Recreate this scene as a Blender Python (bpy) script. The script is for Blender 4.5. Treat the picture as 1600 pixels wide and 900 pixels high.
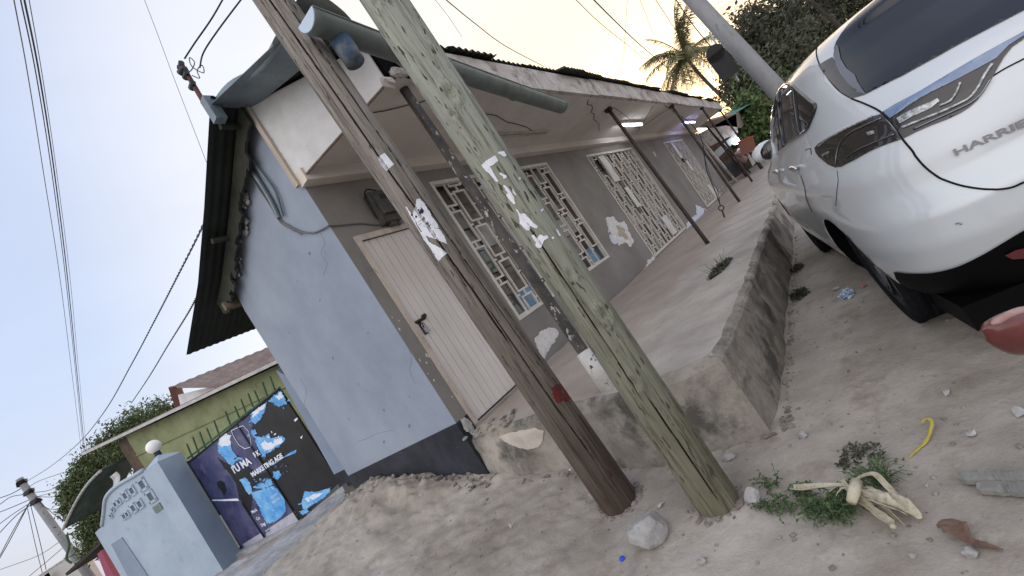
import bpy, bmesh, math, random
import numpy as np
from mathutils import Vector, Matrix, geometry, noise as mn
from mathutils.bvhtree import BVHTree
R_=math.radians
for o in list(bpy.data.objects): bpy.data.objects.remove(o)
scn=bpy.context.scene; COL=scn.collection
# ------------------------------------------------------------ camera
FPX=705.1447; CH=1.35
RM=np.array([[ .51868127,-.6547458 ,-.54979785],[-.30076704,.4622234,-.83419945],[.80031801,.5980447,.04282066]])  # world -> camera (x right, y down, z forward)
camd=bpy.data.cameras.new('camera'); cam=bpy.data.objects.new('camera',camd); COL.objects.link(cam)
camd.sensor_width=36; camd.lens=FPX/1600*36; camd.clip_start=.05; camd.clip_end=3000
cam.matrix_world=Matrix(((RM[0][0],-RM[1][0],-RM[2][0],0),(RM[0][1],-RM[1][1],-RM[2][1],0),(RM[0][2],-RM[1][2],-RM[2][2],CH),(0,0,0,1)))
scn.camera=cam
# ------------------------------------------------------------ sky, sun, exposure
SUN_EL=7.0; SUN_AZ=80.0     # azimuth measured from +Y towards +X
w=bpy.data.worlds.new('World'); scn.world=w; w.use_nodes=True
nt=w.node_tree; nt.nodes.clear()
out=nt.nodes.new('ShaderNodeOutputWorld'); bg=nt.nodes.new('ShaderNodeBackground')
sky=nt.nodes.new('ShaderNodeTexSky'); sky.sky_type='NISHITA'; sky.sun_disc=False
sky.sun_elevation=R_(SUN_EL); sky.sun_rotation=R_(SUN_AZ); sky.air_density=1.2; sky.dust_density=2.0; sky.ozone_density=2.0
bg.inputs[1].default_value=.05; nt.links.new(sky.outputs[0],bg.inputs[0])
# high thin dusk haze with added fill behind the camera, laid over the clear-sky model by direction
SD=Vector((math.sin(R_(SUN_AZ))*math.cos(R_(SUN_EL)),math.cos(R_(SUN_AZ))*math.cos(R_(SUN_EL)),math.sin(R_(SUN_EL))))
tcw=nt.nodes.new('ShaderNodeTexCoord'); dp=nt.nodes.new('ShaderNodeVectorMath'); dp.operation='DOT_PRODUCT'; dp.inputs[1].default_value=SD
nt.links.new(tcw.outputs['Generated'],dp.inputs[0])
mr_=nt.nodes.new('ShaderNodeMapRange'); mr_.inputs[1].default_value=-1; mr_.inputs[2].default_value=1; nt.links.new(dp.outputs['Value'],mr_.inputs[0])
rp_=nt.nodes.new('ShaderNodeValToRGB'); rp_.color_ramp.interpolation='EASE'
SK=[(0,(1.75,1.68,1.66)),(.30,(1.25,1.21,1.22)),(.50,(.42,.49,.67)),(.68,(.45,.505,.66)),(.82,(.66,.66,.70)),(.93,(.76,.69,.61)),(1.0,(.80,.60,.41))]  # leading stops are fill light added behind the camera, out of frame
e=rp_.color_ramp.elements; e[0].position,e[0].color=SK[0][0],(*SK[0][1],1); e[1].position,e[1].color=SK[-1][0],(*SK[-1][1],1)
for p_,c_ in SK[1:-1]: q_=e.new(p_); q_.color=(*c_,1)
nt.links.new(mr_.outputs[0],rp_.inputs[0])
sx_=nt.nodes.new('ShaderNodeSeparateXYZ'); nt.links.new(tcw.outputs['Generated'],sx_.inputs[0])
el_=nt.nodes.new('ShaderNodeMapRange'); el_.inputs[1].default_value=-.02; el_.inputs[2].default_value=.30; el_.inputs[3].default_value=1; el_.inputs[4].default_value=0; nt.links.new(sx_.outputs[2],el_.inputs[0])
mxh=nt.nodes.new('ShaderNodeMix'); mxh.data_type='RGBA'; nt.links.new(rp_.outputs[0],mxh.inputs[6]); mxh.inputs[7].default_value=(.56,.50,.50,1)
ml_=nt.nodes.new('ShaderNodeMath'); ml_.operation='MULTIPLY'; ml_.inputs[1].default_value=.55; nt.links.new(el_.outputs[0],ml_.inputs[0]); nt.links.new(ml_.outputs[0],mxh.inputs[0])
bg2=nt.nodes.new('ShaderNodeBackground'); bg2.inputs[1].default_value=.92
mpw=nt.nodes.new('ShaderNodeMapping'); mpw.inputs['Scale'].default_value=(1,1,3.2); nt.links.new(tcw.outputs['Generated'],mpw.inputs[0])
nzw=nt.nodes.new('ShaderNodeTexNoise'); nzw.inputs['Scale'].default_value=1.7; nzw.inputs['Detail'].default_value=4; nt.links.new(mpw.outputs[0],nzw.inputs[0])
mrw=nt.nodes.new('ShaderNodeMapRange'); mrw.inputs[1].default_value=.3; mrw.inputs[2].default_value=.7; mrw.inputs[3].default_value=.94; mrw.inputs[4].default_value=1.06; nt.links.new(nzw.outputs[0],mrw.inputs[0])
mlw=nt.nodes.new('ShaderNodeVectorMath'); mlw.operation='SCALE'; nt.links.new(mxh.outputs[2],mlw.inputs[0]); nt.links.new(mrw.outputs[0],mlw.inputs['Scale']); nt.links.new(mlw.outputs[0],bg2.inputs[0])
ad_=nt.nodes.new('ShaderNodeAddShader'); nt.links.new(bg.outputs[0],ad_.inputs[0]); nt.links.new(bg2.outputs[0],ad_.inputs[1]); nt.links.new(ad_.outputs[0],out.inputs[0])
sl=bpy.data.lights.new('sun','SUN'); sl.energy=.5; sl.angle=R_(14); sl.color=(1,.82,.62)
so=bpy.data.objects.new('sun',sl); COL.objects.link(so)
_az,_el=R_(SUN_AZ),R_(SUN_EL)
so.rotation_euler=Vector((math.sin(_az)*math.cos(_el),math.cos(_az)*math.cos(_el),math.sin(_el))).to_track_quat('Z','Y').to_euler()
scn.view_settings.view_transform='Standard'; scn.view_settings.look='None'; scn.view_settings.gamma=1
scn.view_settings.exposure=0.46
scn.render.resolution_x=1024; scn.render.resolution_y=576
# ------------------------------------------------------------ survey helpers: where a sight line meets a wall plane, the floor, ...
C0=np.array([0,0,CH])
def ray(p): return RM.T@np.array([p[0]-800.,p[1]-450.,FPX])
def onx(p,x): d=ray(p); return Vector(C0+x/d[0]*d)
def ony(p,y): d=ray(p); return Vector(C0+y/d[1]*d)
def onz(p,z): d=ray(p); return Vector(C0+(z-CH)/d[2]*d)
def atd(p,t): d=ray(p); return Vector(C0+d*t/FPX)
def onplane(p,o,n):
    d=Vector(ray(p)); c=Vector(C0); return c+d*((o-c).dot(n)/d.dot(n))
# ------------------------------------------------------------ materials
MATS={}
def mat(name,c1,c2=None,c3=None,scale=4,rough=.8,bump=0,bscale=60,metal=0,stretch=(1,1,1),detail=6,spec=.3,coat=0,mid=(.35,.65),extra=None,emit=None,trans=0):
    if name in MATS: return MATS[name]
    m=bpy.data.materials.new(name); m.use_nodes=True; n=m.node_tree.nodes; L=m.node_tree.links
    b=n['Principled BSDF']; b.inputs['Roughness'].default_value=rough; b.inputs['Metallic'].default_value=metal
    b.inputs['Specular IOR Level'].default_value=spec; b.inputs['Coat Weight'].default_value=coat; b.inputs['Coat Roughness'].default_value=.03
    b.inputs['Base Color'].default_value=(*c1,1)
    if emit: b.inputs['Emission Color'].default_value=(*emit[0],1); b.inputs['Emission Strength'].default_value=emit[1]
    tc=n.new('ShaderNodeTexCoord'); mp=n.new('ShaderNodeMapping'); mp.inputs['Scale'].default_value=stretch
    L.new(tc.outputs['Object'],mp.inputs[0])
    if c2 is not None:
        t=n.new('ShaderNodeTexNoise'); t.inputs['Scale'].default_value=scale; t.inputs['Detail'].default_value=detail; t.inputs['Roughness'].default_value=.62
        L.new(mp.outputs[0],t.inputs[0])
        r=n.new('ShaderNodeValToRGB'); r.color_ramp.elements[0].position=mid[0]; r.color_ramp.elements[0].color=(*c1,1)
        r.color_ramp.elements[1].position=mid[1]; r.color_ramp.elements[1].color=(*c2,1)
        L.new(t.outputs[0],r.inputs[0]); last=r.outputs[0]
        if c3 is not None:
            t2=n.new('ShaderNodeTexNoise'); t2.inputs['Scale'].default_value=scale*(extra[0] if extra else 5); t2.inputs['Detail'].default_value=8; t2.inputs['Roughness'].default_value=.7
            L.new(mp.outputs[0],t2.inputs[0])
            r2=n.new('ShaderNodeValToRGB'); e=extra or (5,.55,.7); r2.color_ramp.elements[0].position=e[1]; r2.color_ramp.elements[1].position=e[2]
            L.new(t2.outputs[0],r2.inputs[0])
            mx=n.new('ShaderNodeMix'); mx.data_type='RGBA'; L.new(r2.outputs[0],mx.inputs[0]); L.new(last,mx.inputs[6]); mx.inputs[7].default_value=(*c3,1); last=mx.outputs[2]
        L.new(last,b.inputs['Base Color'])
    if bump:
        t3=n.new('ShaderNodeTexNoise'); t3.inputs['Scale'].default_value=bscale; t3.inputs['Detail'].default_value=8; t3.inputs['Roughness'].default_value=.65
        L.new(mp.outputs[0],t3.inputs[0]); bp=n.new('ShaderNodeBump'); bp.inputs['Strength'].default_value=bump; bp.inputs['Distance'].default_value=.01
        L.new(t3.outputs[0],bp.inputs['Height']); L.new(bp.outputs[0],b.inputs['Normal'])
    if trans: b.inputs['Transmission Weight'].default_value=trans
    MATS[name]=m; return m
M_ground=mat('dusty_soil',(.26,.230,.195),(.43,.39,.345),(.20,.165,.135),scale=1.3,rough=.95,bump=1.0,bscale=22,extra=(2.6,.53,.76),spec=.1)
M_clod=mat('dark_soil_clod',(.16,.14,.118),(.28,.25,.225),None,scale=9,rough=1,bump=1)
M_conc=mat('worn_cement',(.23,.20,.17),(.36,.325,.29),(.13,.115,.10),scale=2.2,rough=.92,bump=.8,bscale=40,extra=(4,.56,.74),spec=.15)
def zone(m,col,y0,y1,fac=.8):     # a differently coloured band across the surface (object Y), with a wandering border
    n=m.node_tree.nodes; L=m.node_tree.links; b=n['Principled BSDF']; src=b.inputs['Base Color'].links[0].from_socket; tc=[q for q in n if q.type=='TEX_COORD'][0]
    sp=n.new('ShaderNodeSeparateXYZ'); L.new(tc.outputs['Object'],sp.inputs[0]); nz=n.new('ShaderNodeTexNoise'); nz.inputs['Scale'].default_value=1.7; nz.inputs['Detail'].default_value=7; L.new(tc.outputs['Object'],nz.inputs[0])
    ad=n.new('ShaderNodeMath'); ad.operation='ADD'; L.new(sp.outputs[1],ad.inputs[0]); L.new(nz.outputs[0],ad.inputs[1])
    mr=n.new('ShaderNodeMapRange'); mr.inputs[1].default_value=y0+.5; mr.inputs[2].default_value=y1+.5; mr.inputs[4].default_value=fac; L.new(ad.outputs[0],mr.inputs[0])
    mx=n.new('ShaderNodeMix'); mx.data_type='RGBA'; L.new(mr.outputs[0],mx.inputs[0]); L.new(src,mx.inputs[6]); mx.inputs[7].default_value=(*col,1); L.new(mx.outputs[2],b.inputs['Base Color'])
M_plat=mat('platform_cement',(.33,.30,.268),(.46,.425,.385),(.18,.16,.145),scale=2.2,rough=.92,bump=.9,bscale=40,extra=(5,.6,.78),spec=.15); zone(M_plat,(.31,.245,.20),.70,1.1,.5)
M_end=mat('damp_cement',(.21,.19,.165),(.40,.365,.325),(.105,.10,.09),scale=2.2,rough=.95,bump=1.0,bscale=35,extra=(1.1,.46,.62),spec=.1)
M_ramp=mat('apron_cement',(.24,.25,.26),(.42,.43,.45),(.17,.17,.17),scale=3,rough=.9,bump=1,bscale=30)
M_grey=mat('grey_wall_paint',(.175,.160,.145),(.235,.218,.20),(.12,.108,.098),scale=1.3,rough=.75,bump=.25,bscale=50,extra=(3,.6,.85))
M_blue=mat('pale_blue_paint',(.205,.24,.305),(.27,.31,.38),(.18,.21,.27),scale=1.0,rough=.7,bump=.22,bscale=30,extra=(7,.66,.8))
M_blue2=mat('blue_grey_paint',(.19,.235,.32),(.235,.285,.37),(.16,.2,.26),scale=1.2,rough=.7,bump=.25,bscale=40,extra=(6,.64,.8))
M_lblue=mat('pale_gatepost_paint',(.29,.36,.44),(.36,.435,.52),(.22,.26,.31),scale=1.5,rough=.7,bump=.3,bscale=40,extra=(2.5,.60,.8))
M_black=mat('black_plinth_paint',(.014,.016,.022),(.034,.037,.048),(.13,.125,.12),scale=3,rough=.8,bump=.6,bscale=30,extra=(3,.66,.85))
M_white=mat('old_white_paint',(.54,.535,.54),(.68,.68,.69),(.30,.27,.25),scale=2.5,rough=.8,bump=.4,bscale=30,extra=(2.5,.6,.8))
M_soff=mat('veranda_ceiling_paint',(.52,.47,.42),(.64,.59,.535),(.30,.25,.21),scale=1.2,rough=.85,bump=.3,bscale=25,extra=(3,.62,.85))
M_fasc=mat('stained_fascia',(.40,.36,.33),(.55,.51,.48),(.14,.115,.10),scale=3,rough=.9,bump=.6,bscale=30,extra=(1.8,.5,.68))
M_patch=mat('bare_white_plaster',(.55,.53,.51),(.72,.70,.68),(.36,.33,.3),scale=9,rough=.9,bump=.5,bscale=60)
M_patchb=mat('bare_bluish_plaster',(.52,.53,.62),(.68,.69,.76),None,scale=9,rough=.9,bump=.5)
M_patcht=mat('bare_tan_plaster',(.36,.29,.23),(.46,.40,.33),None,scale=9,rough=.9,bump=.5)
M_door=mat('cream_door_paint',(.55,.50,.46),(.66,.61,.575),(.36,.30,.26),scale=2.5,rough=.6,bump=.2,bscale=30,extra=(3,.66,.9),stretch=(1,1,.3))
M_frame=mat('bare_wood_frame',(.40,.34,.28),(.54,.48,.42),(.25,.2,.16),scale=6,rough=.8,bump=.5,stretch=(1,1,.2))
M_grille=mat('cream_grille_paint',(.50,.46,.41),(.62,.58,.53),(.30,.23,.17),scale=6,rough=.6,bump=.3,extra=(3,.6,.8))
M_board=mat('white_plank',(.50,.48,.45),(.62,.60,.57),None,scale=5,rough=.7,bump=.3)
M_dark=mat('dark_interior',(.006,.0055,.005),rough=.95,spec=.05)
M_recess=mat('recess_brown',(.07,.05,.038),(.11,.08,.06),None,scale=4,rough=.9)
def woodmat(name,lo,hi,dark,zlow,ztop,dash):
    m=mat(name,lo,hi,dark,scale=11,rough=.92,bump=1,bscale=45,stretch=(1,1,.06),extra=(3,.52,.74),mid=(.3,.7)); n=m.node_tree.nodes; L=m.node_tree.links; b=n['Principled BSDF']
    src=b.inputs['Base Color'].links[0].from_socket; tc=[q for q in n if q.type=='TEX_COORD'][0]
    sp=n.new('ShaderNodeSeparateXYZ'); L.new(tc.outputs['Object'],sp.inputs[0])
    r=n.new('ShaderNodeValToRGB'); e=r.color_ramp.elements; e[0].color=(*zlow,1); e[1].color=(*ztop,1); e[0].position=.12; e[1].position=.75  # paler upwards: sky light painted into the wood, over its real tone change
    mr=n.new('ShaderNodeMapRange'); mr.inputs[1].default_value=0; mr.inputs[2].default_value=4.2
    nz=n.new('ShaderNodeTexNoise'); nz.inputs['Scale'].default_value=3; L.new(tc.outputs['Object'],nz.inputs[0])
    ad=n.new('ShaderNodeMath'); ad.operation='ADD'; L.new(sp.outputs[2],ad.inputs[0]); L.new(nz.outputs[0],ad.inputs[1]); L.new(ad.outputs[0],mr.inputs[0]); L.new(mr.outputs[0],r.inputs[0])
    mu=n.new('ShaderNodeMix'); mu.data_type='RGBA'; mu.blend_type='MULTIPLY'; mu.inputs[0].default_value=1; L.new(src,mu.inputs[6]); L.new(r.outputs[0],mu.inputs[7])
    mp=n.new('ShaderNodeMapping'); mp.inputs['Scale'].default_value=(1,1,.22); L.new(tc.outputs['Object'],mp.inputs[0])
    ds=n.new('ShaderNodeTexNoise'); ds.inputs['Scale'].default_value=55; ds.inputs['Detail'].default_value=2; L.new(mp.outputs[0],ds.inputs[0])
    dr=n.new('ShaderNodeValToRGB'); dr.color_ramp.elements[0].position=dash; dr.color_ramp.elements[1].position=dash+.05; L.new(ds.outputs[0],dr.inputs[0])
    m2=n.new('ShaderNodeMix'); m2.data_type='RGBA'; L.new(dr.outputs[0],m2.inputs[0]); L.new(mu.outputs[2],m2.inputs[6]); m2.inputs[7].default_value=(*dark,1)
    # long dark hairline checks
    mp2=n.new('ShaderNodeMapping'); mp2.inputs['Scale'].default_value=(1,1,.035); L.new(tc.outputs['Object'],mp2.inputs[0])
    hs=n.new('ShaderNodeTexNoise'); hs.inputs['Scale'].default_value=26; hs.inputs['Detail'].default_value=3; L.new(mp2.outputs[0],hs.inputs[0])
    hr=n.new('ShaderNodeValToRGB'); q=hr.color_ramp.elements; q[0].position=.485; q[0].color=(0,0,0,1); q[1].position=.5; q[1].color=(1,1,1,1); z=q.new(.515); z.color=(0,0,0,1); L.new(hs.outputs[0],hr.inputs[0])
    m3=n.new('ShaderNodeMix'); m3.data_type='RGBA'; fm=n.new('ShaderNodeMath'); fm.operation='MULTIPLY'; fm.inputs[1].default_value=.7; L.new(hr.outputs[0],fm.inputs[0]); L.new(fm.outputs[0],m3.inputs[0]); L.new(m2.outputs[2],m3.inputs[6]); m3.inputs[7].default_value=(*dark,1)
    L.new(m3.outputs[2],b.inputs['Base Color']); return m
M_wood0=mat('brown_wood_plain',(.11,.082,.06),(.22,.175,.135),(.05,.037,.027),scale=9,rough=.9,bump=1,bscale=40)
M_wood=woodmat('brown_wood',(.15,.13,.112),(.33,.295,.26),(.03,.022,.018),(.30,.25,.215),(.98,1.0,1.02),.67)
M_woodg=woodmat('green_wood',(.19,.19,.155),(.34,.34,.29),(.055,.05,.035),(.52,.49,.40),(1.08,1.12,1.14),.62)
M_crack=mat('wood_crack',(.018,.013,.010),rough=1)
M_paper=mat('torn_paper',(.60,.61,.67),(.74,.75,.80),None,scale=20,rough=.85,bump=.4,bscale=120)
M_ink=mat('black_ink',(.02,.02,.03),rough=.8)
M_inkg=mat('grey_ink',(.25,.26,.3),rough=.8)
M_redp=mat('red_paint_mark',(.17,.012,.014),(.07,.025,.02),None,scale=26,rough=.9,bump=1,stretch=(1,1,.2))
M_iron=mat('rusty_iron',(.03,.022,.018),(.065,.048,.038),(.10,.085,.07),scale=12,rough=.75,bump=.8,bscale=60,metal=.2,extra=(3,.6,.72))
M_ironp=mat('peeling_iron',(.04,.036,.034),(.09,.08,.072),(.42,.40,.37),scale=9,rough=.7,bump=.6,bscale=60,metal=.1,stretch=(1,1,.5),extra=(2.2,.585,.62))
M_gutter=mat('slate_gutter_plastic',(.085,.105,.098),(.14,.165,.155),(.20,.21,.20),scale=5,rough=.42,bump=.15,extra=(2,.6,.8),spec=.5)
M_gcap=mat('pale_blue_cap',(.45,.53,.66),rough=.5)
M_spout=mat('blue_spout',(.05,.085,.14),(.13,.15,.16),None,scale=6,rough=.5,mid=(.45,.55))
M_roof=mat('corroded_roof_sheet',(.022,.024,.020),(.05,.052,.038),(.085,.075,.055),scale=4,rough=.75,bump=.5,metal=.2,extra=(4,.6,.8))
M_roofg=mat('dark_green_roof_sheet',(.012,.016,.013),(.022,.028,.023),(.05,.055,.048),scale=3,rough=.7,bump=.4,metal=.1,extra=(4,.62,.8))
M_rolled=mat('slate_verge_sheet',(.13,.165,.19),(.20,.245,.27),(.06,.07,.08),scale=4,rough=.45,bump=.3,metal=.3,extra=(2,.55,.75))
M_brownroof=mat('brown_roof_sheet',(.17,.125,.11),(.24,.19,.17),(.12,.09,.08),scale=3,rough=.8,metal=.1)
M_green=mat('lime_wall_paint',(.175,.195,.10),(.245,.27,.15),(.12,.12,.06),scale=2,rough=.85,bump=.4,extra=(3,.55,.75))
M_galv=mat('grey_eave_sheet',(.34,.34,.345),(.48,.48,.48),(.2,.19,.18),scale=5,rough=.6,metal=.2)
M_greenbar=mat('green_bar',(.035,.085,.05),(.06,.12,.07),None,scale=10,rough=.6)
M_navy=mat('navy_banner',(.020,.028,.095),(.085,.09,.18),(.19,.17,.25),scale=2.2,rough=.45,bump=.15,bscale=9,extra=(1.5,.55,.8))
M_bblack=mat('black_gate_paint',(.006,.007,.009),(.016,.017,.02),None,scale=3,rough=.5,bump=.2,bscale=8)
M_bblue=mat('bright_blue_banner',(.05,.27,.66),(.20,.48,.80),(.55,.68,.85),extra=(2.2,.6,.68),scale=5,rough=.5,bump=.2,bscale=12)
M_bwhite=mat('banner_white',(.62,.68,.80),(.75,.8,.88),None,scale=9,rough=.6)
M_bgrey=mat('banner_skirt',(.34,.34,.42),(.46,.46,.53),(.2,.2,.25),scale=9,rough=.6)
M_cable=mat('black_cable',(.018,.018,.02),rough=.6)
M_cableg=mat('grey_cable',(.12,.12,.125),rough=.6)
M_meter=mat('grimy_meter',(.045,.042,.038),(.09,.083,.075),None,scale=12,rough=.6,bump=.3)
M_glassm=mat('meter_window',(.03,.03,.035),rough=.1,spec=.6)
M_leaf=mat('broad_leaf',(.06,.085,.035),(.12,.15,.065),(.14,.12,.07),scale=1.1,rough=.7,extra=(2,.62,.8))
M_leafd=mat('dark_tree_leaf',(.045,.055,.032),(.085,.09,.055),(.16,.105,.08),scale=.35,rough=.7,extra=(2.2,.56,.75))
M_leafm=mat('hedge_leaf',(.05,.085,.03),(.10,.14,.05),None,scale=.8,rough=.7)
M_palm=mat('palm_leaf',(.11,.11,.045),(.19,.18,.08),None,scale=1,rough=.6)
M_bark=mat('grey_bark',(.10,.085,.07),(.17,.15,.125),None,scale=5,rough=.95,bump=.8)
M_conp=mat('weathered_grey_pole',(.20,.205,.215),(.28,.285,.295),(.14,.14,.145),scale=3,rough=.85,bump=.4,stretch=(1,1,.4),extra=(2,.56,.7))
M_weed=mat('weed_leaf',(.035,.060,.025),(.085,.13,.05),None,scale=18,rough=.6)
M_husk=mat('dry_corn_husk',(.34,.30,.21),(.52,.48,.37),(.20,.16,.10),scale=14,rough=.7,bump=.5,stretch=(1,1,1))
M_stone=mat('pale_stone',(.26,.25,.24),(.42,.41,.40),(.17,.16,.15),scale=7,rough=.92,bump=1,bscale=30)
M_pebble=mat('pebble',(.13,.115,.10),(.33,.30,.27),None,scale=9,rough=.95)
M_car=mat('pearl_white_car_paint',(.50,.53,.56),rough=.28,spec=.5,coat=1.0)
M_carb=mat('black_car_trim',(.003,.003,.0035),rough=.6,spec=.08)
M_cargl=mat('gloss_black_trim',(.012,.011,.011),rough=.06,spec=.5,coat=.5)
M_cglass=mat('tinted_car_glass',(.010,.012,.016),rough=.03,spec=.55)
M_seam=mat('panel_gap',(.004,.004,.005),rough=.9)
M_chrome=mat('chrome',(.65,.66,.68),rough=.12,metal=1)
M_chromed=mat('dark_chrome',(.22,.22,.24),rough=.2,metal=1)
M_lamp=mat('smoked_lamp_lens',(.03,.027,.025),rough=.05,spec=.5,coat=.25)
M_lampb=mat('blue_grey_lamp_lens',(.10,.15,.26),(.16,.22,.34),None,scale=8,rough=.12,spec=.6,coat=1)
M_lampc=mat('clear_lamp_reflector',(.10,.105,.11),(.50,.52,.52),None,scale=60,rough=.25,metal=.5,coat=1)
M_redlens=mat('dark_red_reflector',(.12,.006,.010),rough=.2,coat=1)
M_tyre=mat('tyre_rubber',(.006,.007,.009),(.012,.013,.016),None,scale=10,rough=.85,bump=.3,spec=.12)
M_rim=mat('alloy_rim',(.10,.10,.108),rough=.25,metal=.9)
M_redplas=mat('red_mudguard_plastic',(.075,.012,.012),(.13,.035,.03),None,scale=6,rough=.35,coat=.5)
M_tube=mat('lit_tube',(.9,.9,.9),emit=((.86,.92,1.0),14))
M_tubeb=mat('lit_bluish_tube',(.9,.9,.9),emit=((.45,.48,1.0),12))
M_globe=mat('opal_globe',(.80,.79,.76),rough=.35)
M_teal=mat('teal_canvas',(.06,.16,.15),(.09,.21,.2),None,scale=3,rough=.9)
M_orange=mat('orange_plastic',(.20,.085,.06),rough=.5)
M_pink=mat('pink_fabric',(.25,.15,.16),(.40,.28,.28),None,scale=8,rough=.9)
M_sign=mat('pale_sign_board',(.34,.38,.36),(.42,.46,.44),None,scale=4,rough=.6)
M_yellow=mat('yellow_strap',(.45,.37,.07),rough=.6)
M_bcap=mat('blue_plastic',(.04,.07,.55),rough=.35)
M_foil=mat('blue_white_wrapper',(.10,.22,.45),(.65,.70,.76),None,scale=30,rough=.3,mid=(.45,.55))
M_scrap=mat('pale_scrap',(.38,.36,.34),(.48,.46,.44),None,scale=20,rough=.9)
M_pinkw=mat('salmon_wrapper',(.5,.2,.15),rough=.7)
M_brleaf=mat('dry_brown_leaf',(.12,.07,.052),(.20,.13,.10),None,scale=20,rough=.8)
M_plank=mat('grey_plank',(.17,.165,.15),(.27,.265,.24),(.13,.13,.12),scale=8,rough=.9,bump=.8,stretch=(.15,1,1))
M_mag=mat('dull_magenta_paint',(.30,.08,.14),rough=.8)
# ------------------------------------------------------------ object helpers
def wloc(o):
    v=Vector((0,0,0))
    while o is not None: v+=o.location; o=o.parent
    return v
def tag(o,label=None,cat=None,group=None,kind=None):
    if label: o['label']=label
    if cat: o['category']=cat
    if group: o['group']=group
    if kind: o['kind']=kind
    return o
def thing(name,loc,label,cat,group=None):
    o=bpy.data.objects.new(name,None); o.empty_display_size=.1; COL.objects.link(o); o.location=Vector(loc); return tag(o,label,cat,group)
def build(name,vs,fs,m,parent=None,smooth=False,base=None,mi=None):
    off=wloc(parent) if parent else Vector((0,0,0))
    loc=Vector(base)-off if base is not None else Vector((0,0,0))
    if parent is None and base is None and len(vs):
        a=np.array([tuple(v) for v in vs]); loc=Vector(((a[:,0].min()+a[:,0].max())/2,(a[:,1].min()+a[:,1].max())/2,a[:,2].min()))
    t=off+loc
    me=bpy.data.meshes.new(name); me.from_pydata([tuple(Vector(v)-t) for v in vs],[],[tuple(f) for f in fs]); me.update()
    for x in (m if isinstance(m,(list,tuple)) else [m]): me.materials.append(x)
    if mi is not None: me.polygons.foreach_set('material_index',mi)
    if smooth: me.polygons.foreach_set('use_smooth',[True]*len(me.polygons))
    o=bpy.data.objects.new(name,me); o.location=loc; COL.objects.link(o)
    if parent: o.parent=parent
    return o
class MB:
    def __init__(s): s.v=[]; s.f=[]
    def add(s,vs,fs):
        n=len(s.v); s.v+= [Vector(v) for v in vs]; s.f+=[tuple(i+n for i in f) for f in fs]; return s
    def box(s,a,b):
        x0,y0,z0=a; x1,y1,z1=b
        return s.add([(x0,y0,z0),(x1,y0,z0),(x1,y1,z0),(x0,y1,z0),(x0,y0,z1),(x1,y0,z1),(x1,y1,z1),(x0,y1,z1)],[(0,3,2,1),(4,5,6,7),(0,1,5,4),(1,2,6,5),(2,3,7,6),(3,0,4,7)])
    def obox(s,c,ax,ay,az,hx,hy,hz):
        c=Vector(c); p=[]
        for k in (-1,1):
            for (i,j) in ((-1,-1),(1,-1),(1,1),(-1,1)): p.append(c+ax*i*hx+ay*j*hy+az*k*hz)
        return s.add(p,[(0,3,2,1),(4,5,6,7),(0,1,5,4),(1,2,6,5),(2,3,7,6),(3,0,4,7)])
    def tube(s,pts,r,n=8,cap=True):
        pts=[Vector(p) for p in pts]; rr=r if isinstance(r,(list,tuple)) else [r]*len(pts); vs=[];fs=[]
        up=Vector((0.13,.31,.94)); 
        for i,p in enumerate(pts):
            d=(pts[min(i+1,len(pts)-1)]-pts[max(i-1,0)]).normalized()
            if i==0: 
                if abs(d.dot(up))>.95: up=Vector((1,.1,0))
                a=d.cross(up).normalized()
            else: a=(a-d*a.dot(d)).normalized()
            b=d.cross(a)
            for k in range(n):
                t=2*math.pi*k/n; vs.append(p+(a*math.cos(t)+b*math.sin(t))*rr[i])
        for i in range(len(pts)-1):
            for k in range(n): fs.append((i*n+k,i*n+(k+1)%n,(i+1)*n+(k+1)%n,(i+1)*n+k))
        if cap: fs.append(tuple(range(n-1,-1,-1))); fs.append(tuple(range((len(pts)-1)*n,len(pts)*n)))
        return s.add(vs,fs)
    def prism(s,poly,d):      # poly: list of world points (planar), d: extrusion vector
        n=len(poly); poly=[Vector(p) for p in poly]; d=Vector(d)
        fs=[tuple(range(n)),tuple(range(2*n-1,n-1,-1))]+[(i,i+n,(i+1)%n+n,(i+1)%n) for i in range(n)]
        return s.add(poly+[p+d for p in poly],fs)
    def blob(s,c,rx,ry,rz,seed,k=.25,sub=2,rot=0,fr=1.6):
        bm=bmesh.new(); bmesh.ops.create_icosphere(bm,subdivisions=sub,radius=1); q=[]
        for v in bm.verts:
            f=1+k*mn.noise(v.co*fr+Vector((seed*3.1,seed*1.7,seed))); x,y,z=v.co*f; x*=rx;y*=ry;z*=rz
            q.append(Vector(c)+Vector((x*math.cos(rot)-y*math.sin(rot),x*math.sin(rot)+y*math.cos(rot),z)))
        fs=[tuple(v.index for v in f.verts) for f in bm.faces]; bm.free(); return s.add(q,fs)
    def build(s,name,m,parent=None,smooth=False,base=None): return build(name,s.v,s.f,m,parent,smooth,base)
def smoothpath(pts,n=8):
    pts=[Vector(p) for p in pts]; P=[pts[0]*2-pts[1]]+pts+[pts[-1]*2-pts[-2]]; o=[]
    for i in range(1,len(P)-2):
        for k in range(n):
            t=k/n; a,b,c,d=P[i-1:i+3]; o.append(.5*((2*b)+(c-a)*t+(2*a-5*b+4*c-d)*t*t+(3*b-a-3*c+d)*t**3))
    o.append(pts[-1]); return o
def jag(poly,amp,seed=0,step=None,closed=True):   # roughen a 2D outline
    rnd=random.Random(seed); o=[]; n=len(poly)
    for i in range(n if closed else n-1):
        a=Vector(poly[i]); b=Vector(poly[(i+1)%n]); L=(b-a).length; k=max(1,int(L/(step or amp*2)))
        for j in range(k):
            p=a.lerp(b,j/k); q=Vector(((b-a).y,-(b-a).x)).normalized() if L>1e-9 else Vector((0,0))
            o.append(p+q*rnd.uniform(-amp,amp)*(1 if j else .3))
    return o
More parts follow.
